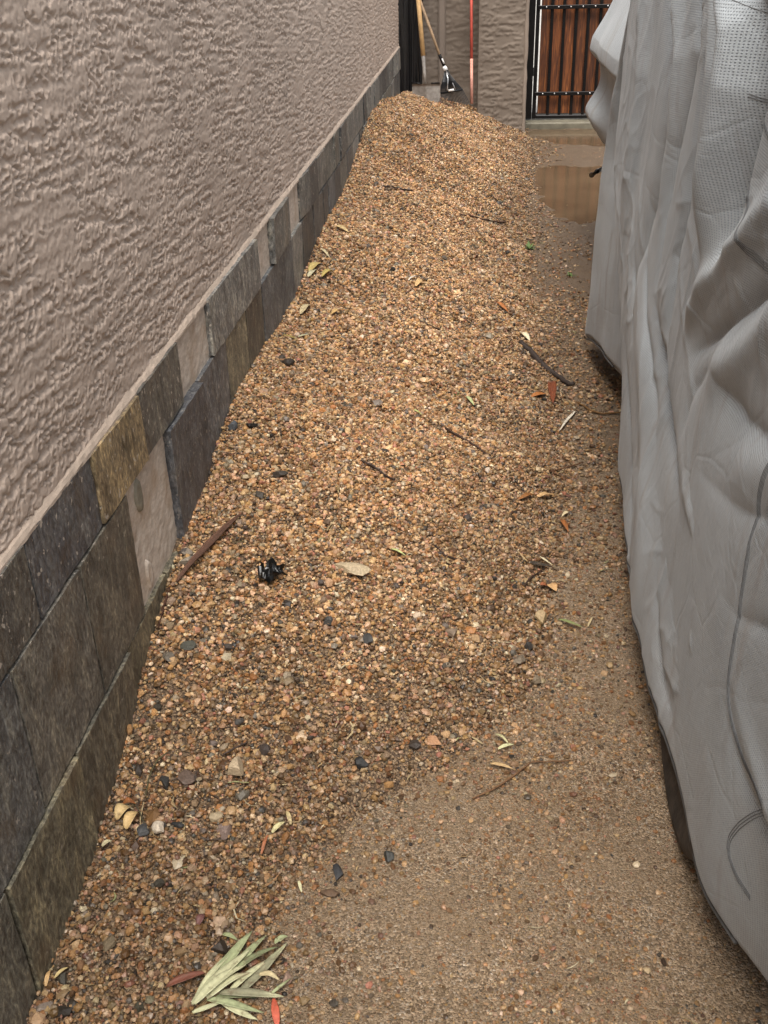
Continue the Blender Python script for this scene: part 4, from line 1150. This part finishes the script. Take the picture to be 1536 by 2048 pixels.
LF = [
    ((672, 458), (698, 470), 15, (238, 200, 132), 'pale yellow oval leaf on far gravel near the wall', .004, .5, 0),
    ((620, 549), (640, 532), 16, (228, 196, 110), 'yellow leaf propped against the slate tiles', .01, .4, .4),
    ((617, 560), (634, 545), 11, (226, 214, 168), 'cream leaf just in front of the yellow leaf at the tiles', .006, .3, 0),
    ((645, 560), (668, 550), 12, (216, 188, 96), 'crumpled yellow leaf on gravel right of the tiles', .01, .8, .5),
    ((640, 503), (660, 522), 6, (226, 204, 152), 'thin curled straw coloured leaf behind the yellow leaf', .01, .3, .3),
    ((602, 634), (621, 616), 13, (232, 206, 150), 'cream pointed leaf leaning on the tile foot', .008, .4, .3),
    ((664, 634), (684, 630), 12, (226, 178, 104), 'tan leaf right of the cream pointed leaf', .006, .6, .3),
    ((566, 676), (598, 688), 6, (176, 152, 70), 'thin olive stalk lying at the tile foot', .004, .3, 0),
    ((597, 680), (622, 675), 6, (226, 222, 172), 'narrow pale green leaf beside the olive stalk', .003, .3, 0),
    ((817, 566), (845, 562), 6, (238, 222, 200), 'white curled sliver of leaf in the middle of the far gravel', .008, .3, .4),
    ((832, 578), (852, 570), 13, (228, 180, 114), 'tan torn leaf just below the white sliver', .006, .7, .3),
    ((994, 610), (1016, 630), 12, (190, 110, 52), 'orange brown leaf on the right slope of the far heap', .006, .5, .3),
    ((1042, 672), (1060, 688), 13, (232, 214, 172), 'cream curled leaf at the head of the dark stick', .008, .6, .4),
    ((1038, 1006), (1076, 1002), 11, (168, 104, 48), 'long brown leaf lying across the right slope', .006, .5, .2),
    ((1074, 1001), (1106, 996), 12, (228, 178, 116), 'pale peach leaf joined to the long brown leaf', .008, .5, .3),
    ((1120, 1046), (1136, 1072), 9, (172, 98, 40), 'brown leaf standing on edge below the peach leaf', .008, .5, .6),
    ((1102, 768), (1106, 812), 17, (134, 62, 26), 'wet reddish brown leaf standing by the dark stick', .006, .4, .2),
    ((1064, 800), (1092, 794), 14, (190, 112, 50), 'orange leaf left of the wet reddish leaf', .006, .5, .3),
    ((1098, 1176), (1112, 1190), 19, (228, 172, 108), 'round peach coloured leaf on the right slope', .004, .3, 0),
    ((1080, 1178), (1094, 1180), 12, (170, 96, 56), 'small rust leaf left of the round peach leaf', .004, .3, 0),
    ((236, 1650), (262, 1624), 26, (238, 198, 130), 'curled yellow cream leaf at the foot of the front tile', .012, .6, .4),
    ((254, 1668), (280, 1634), 22, (240, 196, 124), 'second curled yellow leaf overlapping beside the front tile', .012, .5, -.3),
    ((247, 1620), (274, 1618), 14, (178, 104, 52), 'rust brown leaf tucked behind the curled yellow leaves', .010, .4, .2),
    ((545, 1674), (571, 1655), 11, (226, 212, 148), 'pale yellow green leaf at the border of gravel and dirt', .004, .4, 0),
    ((583, 1660), (574, 1632), 8, (206, 180, 122), 'narrow straw leaf pointing up from the pale green leaf', .006, .4, .3),
    ((996, 1508), (1028, 1498), 8, (214, 210, 152), 'pale green narrow leaf at the right front foot of the heap', .004, .4, 0),
    ((990, 1478), (1016, 1494), 6, (206, 198, 140), 'thin light leaf just above the pale green narrow leaf', .006, .4, .2),
    ((980, 1536), (1026, 1548), 8, (208, 168, 112), 'tan narrow leaf lying on the packed dirt edge', .003, .3, 0),
    ((782, 1106), (812, 1122), 6, (202, 206, 124), 'thin light green leaf on the middle gravel', .004, .3, 0),
    ((1116, 1247), (1164, 1262), 8, (138, 146, 84), 'long green leaf on dirt by the tan block', .004, .3, 0),
    ((828, 826), (845, 838), 5, (206, 210, 120), 'tiny lime green leaf on the upper gravel', .003, .3, 0),
    ((932, 800), (948, 818), 7, (186, 196, 128), 'curved green leaf on the dark stony patch', .006, .3, .2),
    ((335, 1982), (415, 1956), 17, (138, 78, 58), 'long reddish brown leaf left of the leaf sprig', .006, .4, .2),
    ((524, 1718), (538, 1680), 6, (186, 108, 66), 'thin rust leaf standing up at the gravel border', .006, .4, .3),
    ((598, 1770), (604, 1795), 6, (228, 220, 166), 'short pale stem bit on the packed dirt', .003, .3, 0),
    ((206, 1702), (226, 1690), 10, (214, 198, 148), 'pale bamboo like leaf tip at the tile foot', .004, .4, 0),
    ((95, 1984), (104, 1952), 8, (228, 178, 112), 'thin orange tan leaf in the lower left corner', .006, .4, .2),
    ((112, 1966), (140, 1946), 7, (226, 196, 126), 'thin yellow leaf beside the orange tan one in the lower left corner', .004, .4, 0),
    ((1150, 828), (1118, 868), 6, (226, 214, 190), 'small white leaf shred on the dark right slope', .004, .3, .2),
    ((1136, 1030), (1124, 1040), 8, (232, 208, 156), 'small cream scrap above the standing brown leaf', .004, .3, .2),
    ((1080, 1122), (1104, 1138), 4, (226, 208, 164), 'pale straw across the grey stone on the right slope', .006, .1, 0),
    ((1175, 1262), (1185, 1240), 4, (206, 180, 130), 'pale straw on dirt right of the green leaf', .003, .1, 0),
    ((1060, 1132), (1100, 1140), 12, (70, 62, 52), 'grey brown leaf under the pale straw', .003, .3, 0),
    ((398, 1862), (410, 1838), 15, (122, 76, 70), 'purple brown leaf above the leaf sprig', .006, .4, .3),
]
for a_, b_, w_, c_, lab, ar_, cu_, tw_ in LF: leaf('leaf', a_, b_, w_, c_, lab, arch=ar_, cup=cu_, twist=tw_)

TW = [
    ([(1042, 690), (1060, 708), (1085, 735), (1110, 752), (1146, 776)], 13, (60, 47, 40), 'thick dark wet stick on the right slope'),
    ([(870, 1096), (890, 1118), (915, 1126), (940, 1129)], 5, (62, 42, 30), 'dark curved twig in the middle of the gravel'),
    ([(890, 860), (930, 885), (965, 908), (1000, 925)], 5, (70, 46, 32), 'straight brown twig on the upper right gravel'),
    ([(722, 928), (748, 940), (768, 955), (790, 966)], 5, (62, 46, 38), 'short dark twig on the bright upper gravel'),
    ([(916, 432), (950, 438), (985, 446), (1012, 447)], 4, (84, 54, 38), 'thin reddish twig on the far gravel'),
    ([(945, 1604), (990, 1584), (1030, 1556), (1062, 1530), (1100, 1530), (1140, 1528)], 4, (122, 84, 52), 'long thin brown twig lying on the packed dirt'),
    ([(1152, 808), (1178, 824), (1205, 832), (1240, 830)], 5, (124, 86, 44), 'curved yellow brown stem reaching under the car cover'),
    ([(820, 640), (850, 652), (880, 664)], 4, (70, 52, 42), 'small dark twig on the far middle gravel'),
    ([(448, 1516), (470, 1504), (496, 1490)], 5, (84, 66, 56), 'short grey twig above the pale tan block'),
    ([(340, 1182), (330, 1215), (318, 1262)], 5, (88, 52, 34), 'reddish stem hanging down along the lowest tiles'),
    ([(770, 378), (795, 380), (825, 385)], 4, (62, 46, 40), 'far dark twig on the back slope of the heap'),
    ([(1048, 1178), (1090, 1140), (1120, 1122), (1165, 930)][:2], 4, (74, 50, 34), 'short dark twig near the grey brown leaf'),
    ([(1128, 960), (1100, 948), (1165, 930)], 4, (110, 72, 44), 'thin brown twig under the edge of the car cover'),
    ([(335, 1515), (315, 1530), (300, 1560), (292, 1600)], 3, (98, 92, 58), 'thin olive root running down beside the front tiles'),
    ([(258, 1600), (278, 1625), (292, 1660), (290, 1680)], 3, (92, 84, 60), 'curled olive root around the yellow leaves'),
]
for pts, w_, c_, lab in TW: twig('twig', pts, w_, c_, lab)
# long strip of bark by the tiles
p0, p1 = at(356, 1172), at(487, 1035)
V, F, n, m_ = leaf_mesh(p0, p1, 15 * pxm(p0), .006, .8, .9, .0, .010, 20, 7, .0015)
warp_ = np.linspace(1, .25, 20).repeat(7)
s = np.repeat(np.linspace(0, 1, 20), 7); tt = np.tile(np.linspace(-1, 1, 7), 20)
T = np.array(lin((104, 70, 52)))[None] * (1 + .5 * sstep(.2, 1, tt))[:, None]
tag(mk('bark_strip', V, F, M_TWIG, tint=np.concatenate([T, T]), origin=tuple((p0 + p1) / 2)), 'long reddish brown bark strip leaning at the tiled wall', 'bark')

# torn black plastic
c = at(543, 1155); k = pxm(c); n, m_ = 14, 10; V = []
for i in range(n):
    for j in range(m_):
        u, v = i / (n - 1) * 2 - 1, j / (m_ - 1) * 2 - 1
        ex = 1 - .35 * abs(v) + .25 * math.sin(9 * v + 1) * (u > 0) 
        V.append((c[0] + u * 27 * k * ex, c[1] + v * 32 * k * (1 - .4 * (u > .4)), gz(c[0], c[1]) + .022 + .007 * math.sin(5 * u + 3 * v) + .008 * math.sin(8 * v - 3 * u) + R.uniform(-.002, .002)))
F = gridF(n, m_).tolist(); kk = len(V); V += [(a, b_, z_ - .0015) for a, b_, z_ in V]
F += [tuple(i + kk for i in f[::-1]) for f in F]
tag(mk('plastic_scrap', V, F, plain('torn_plastic', (.004, .004, .004), .3, 0, .3, 60, .2), smooth=False, origin=tuple(c)), 'crumpled black plastic scrap poking out of the gravel', 'plastic scrap')
# orange strip
leaf('plastic_strip', (556, 2062), (548, 2003), 15, (226, 96, 66), 'bright orange plastic strip by the tip of the leaf sprig', 'plastic strip', None, .003, .2, .2)
# green weed
def weed(p, rpx, label, nl=12):
    c = at(*p); k = pxm(c); V = []; F = []; off = 0
    root = empty('weed', tuple(c), label, 'weed')
    for i in range(nl):
        a = R.uniform(0, 6.28); L = rpx * k * R.uniform(.5, 1.1)
        e = c + np.array([math.cos(a) * L, math.sin(a) * L, L * R.uniform(.2, .9)])
        v, f, n_, m2 = leaf_mesh(c, e, L * .35, .004, .3, R.normal(0, .3), 0, .002, 6, 3, .0003, False)
        V.append(v); F += [tuple(q_ + off for q_ in ff) for ff in f]; off += len(v)
    mk('leaves', np.concatenate(V), F, M_LEAF, root, tint=np.tile(lin((92, 120, 56)), (off, 1)))
weed((1058, 500), 15, 'small green weed sprouting right of the far heap')
weed((912, 792), 12, 'green sprig lying beside the curved green leaf', 7)
weed((1140, 555), 14, 'low olive weed near the far car cover corner', 8)

# sprig of narrow leaves in the foreground
def zc_(x, y): return (360 + x / 5.908, 1850 + y / 5.908)
sp0 = at(*zc_(150, 1090))
sprig = empty('leaf_sprig', tuple(sp0), 'sprig of long narrow olive green leaves lying on the front gravel', 'leaf sprig')
G1, G2, G3, G4, BR = (206, 204, 154), (168, 176, 124), (128, 134, 92), (150, 146, 112), (172, 146, 112)
SPR = [((300, 860), (862, 128), 120, G2, None, .010), ((160, 1010), (688, 322), 66, G1, None, .012), ((170, 1030), (852, 388), 118, G1, None, .022),
       ((520, 720), (1035, 185), 92, G2, None, .012), ((430, 790), (800, 380), 70, G3, None, .010), ((560, 700), (1012, 405), 70, G2, None, .014), ((620, 640), (1182, 338), 66, G3, None, .015),
       ((560, 900), (1080, 448), 72, G1, BR, .012), ((700, 880), (1275, 258), 105, G4, G1, .010), ((1130, 305), (1285, 228), 62, G2, None, .018),
       ((190, 1050), (800, 600), 110, G1, None, .024), ((330, 950), (850, 665), 112, G1, BR, .018), ((950, 690), (1188, 758), 62, (214, 192, 140), None, .020),
       ((1030, 920), (1325, 692), 34, G2, (110, 92, 60), .010), ((480, 885), (1242, 936), 96, G4, G1, .016), ((420, 910), (930, 905), 60, G3, None, .010),
       ((330, 945), (1003, 1122), 84, G2, None, .014), ((480, 950), (925, 1180), 88, G1, None, .010), ((160, 1105), (520, 978), 58, G1, None, .012),
       ((240, 870), (405, 680), 56, G4, None, .008)]
for a_, b_, w_, c_, tp, lf in SPR:
    p0, p1 = at(*zc_(*a_)), at(*zc_(*b_)); wd = w_ / 5.908 * pxm(p0) * 1.1
    V, F, n, m_ = leaf_mesh(p0, p1, wd, .006, R.uniform(.1, .35), R.normal(0, .25), R.normal(0, .004), lf, 14, 5)
    mk('leaf', V, F, M_LEAF, sprig, tint=leaf_tint(n, m_, lin(c_), lin(tp) if tp else None, tuple(v * 1.15 for v in lin(c_))))
mb = MB(); e = at(*zc_(520, 800))
for dx in (0, .002, -.002):
    mb.tube([sp0 + np.array([dx, 0, .008]), sp0 * .5 + e * .5 + np.array([dx * 2, 0, .016]), e + np.array([dx * 4, 0, .012])], [.0012, .0011, .0008], 6)
mk('stem', mb.v, mb.f, M_TWIG, sprig, tint=np.tile(lin((150, 118, 74)), (len(mb.v), 1)))
leaf('leaf', zc_(510, 165), zc_(692, 236), 9, (168, 176, 120), 'small pale green leaf just above the leaf sprig', lift=.008)
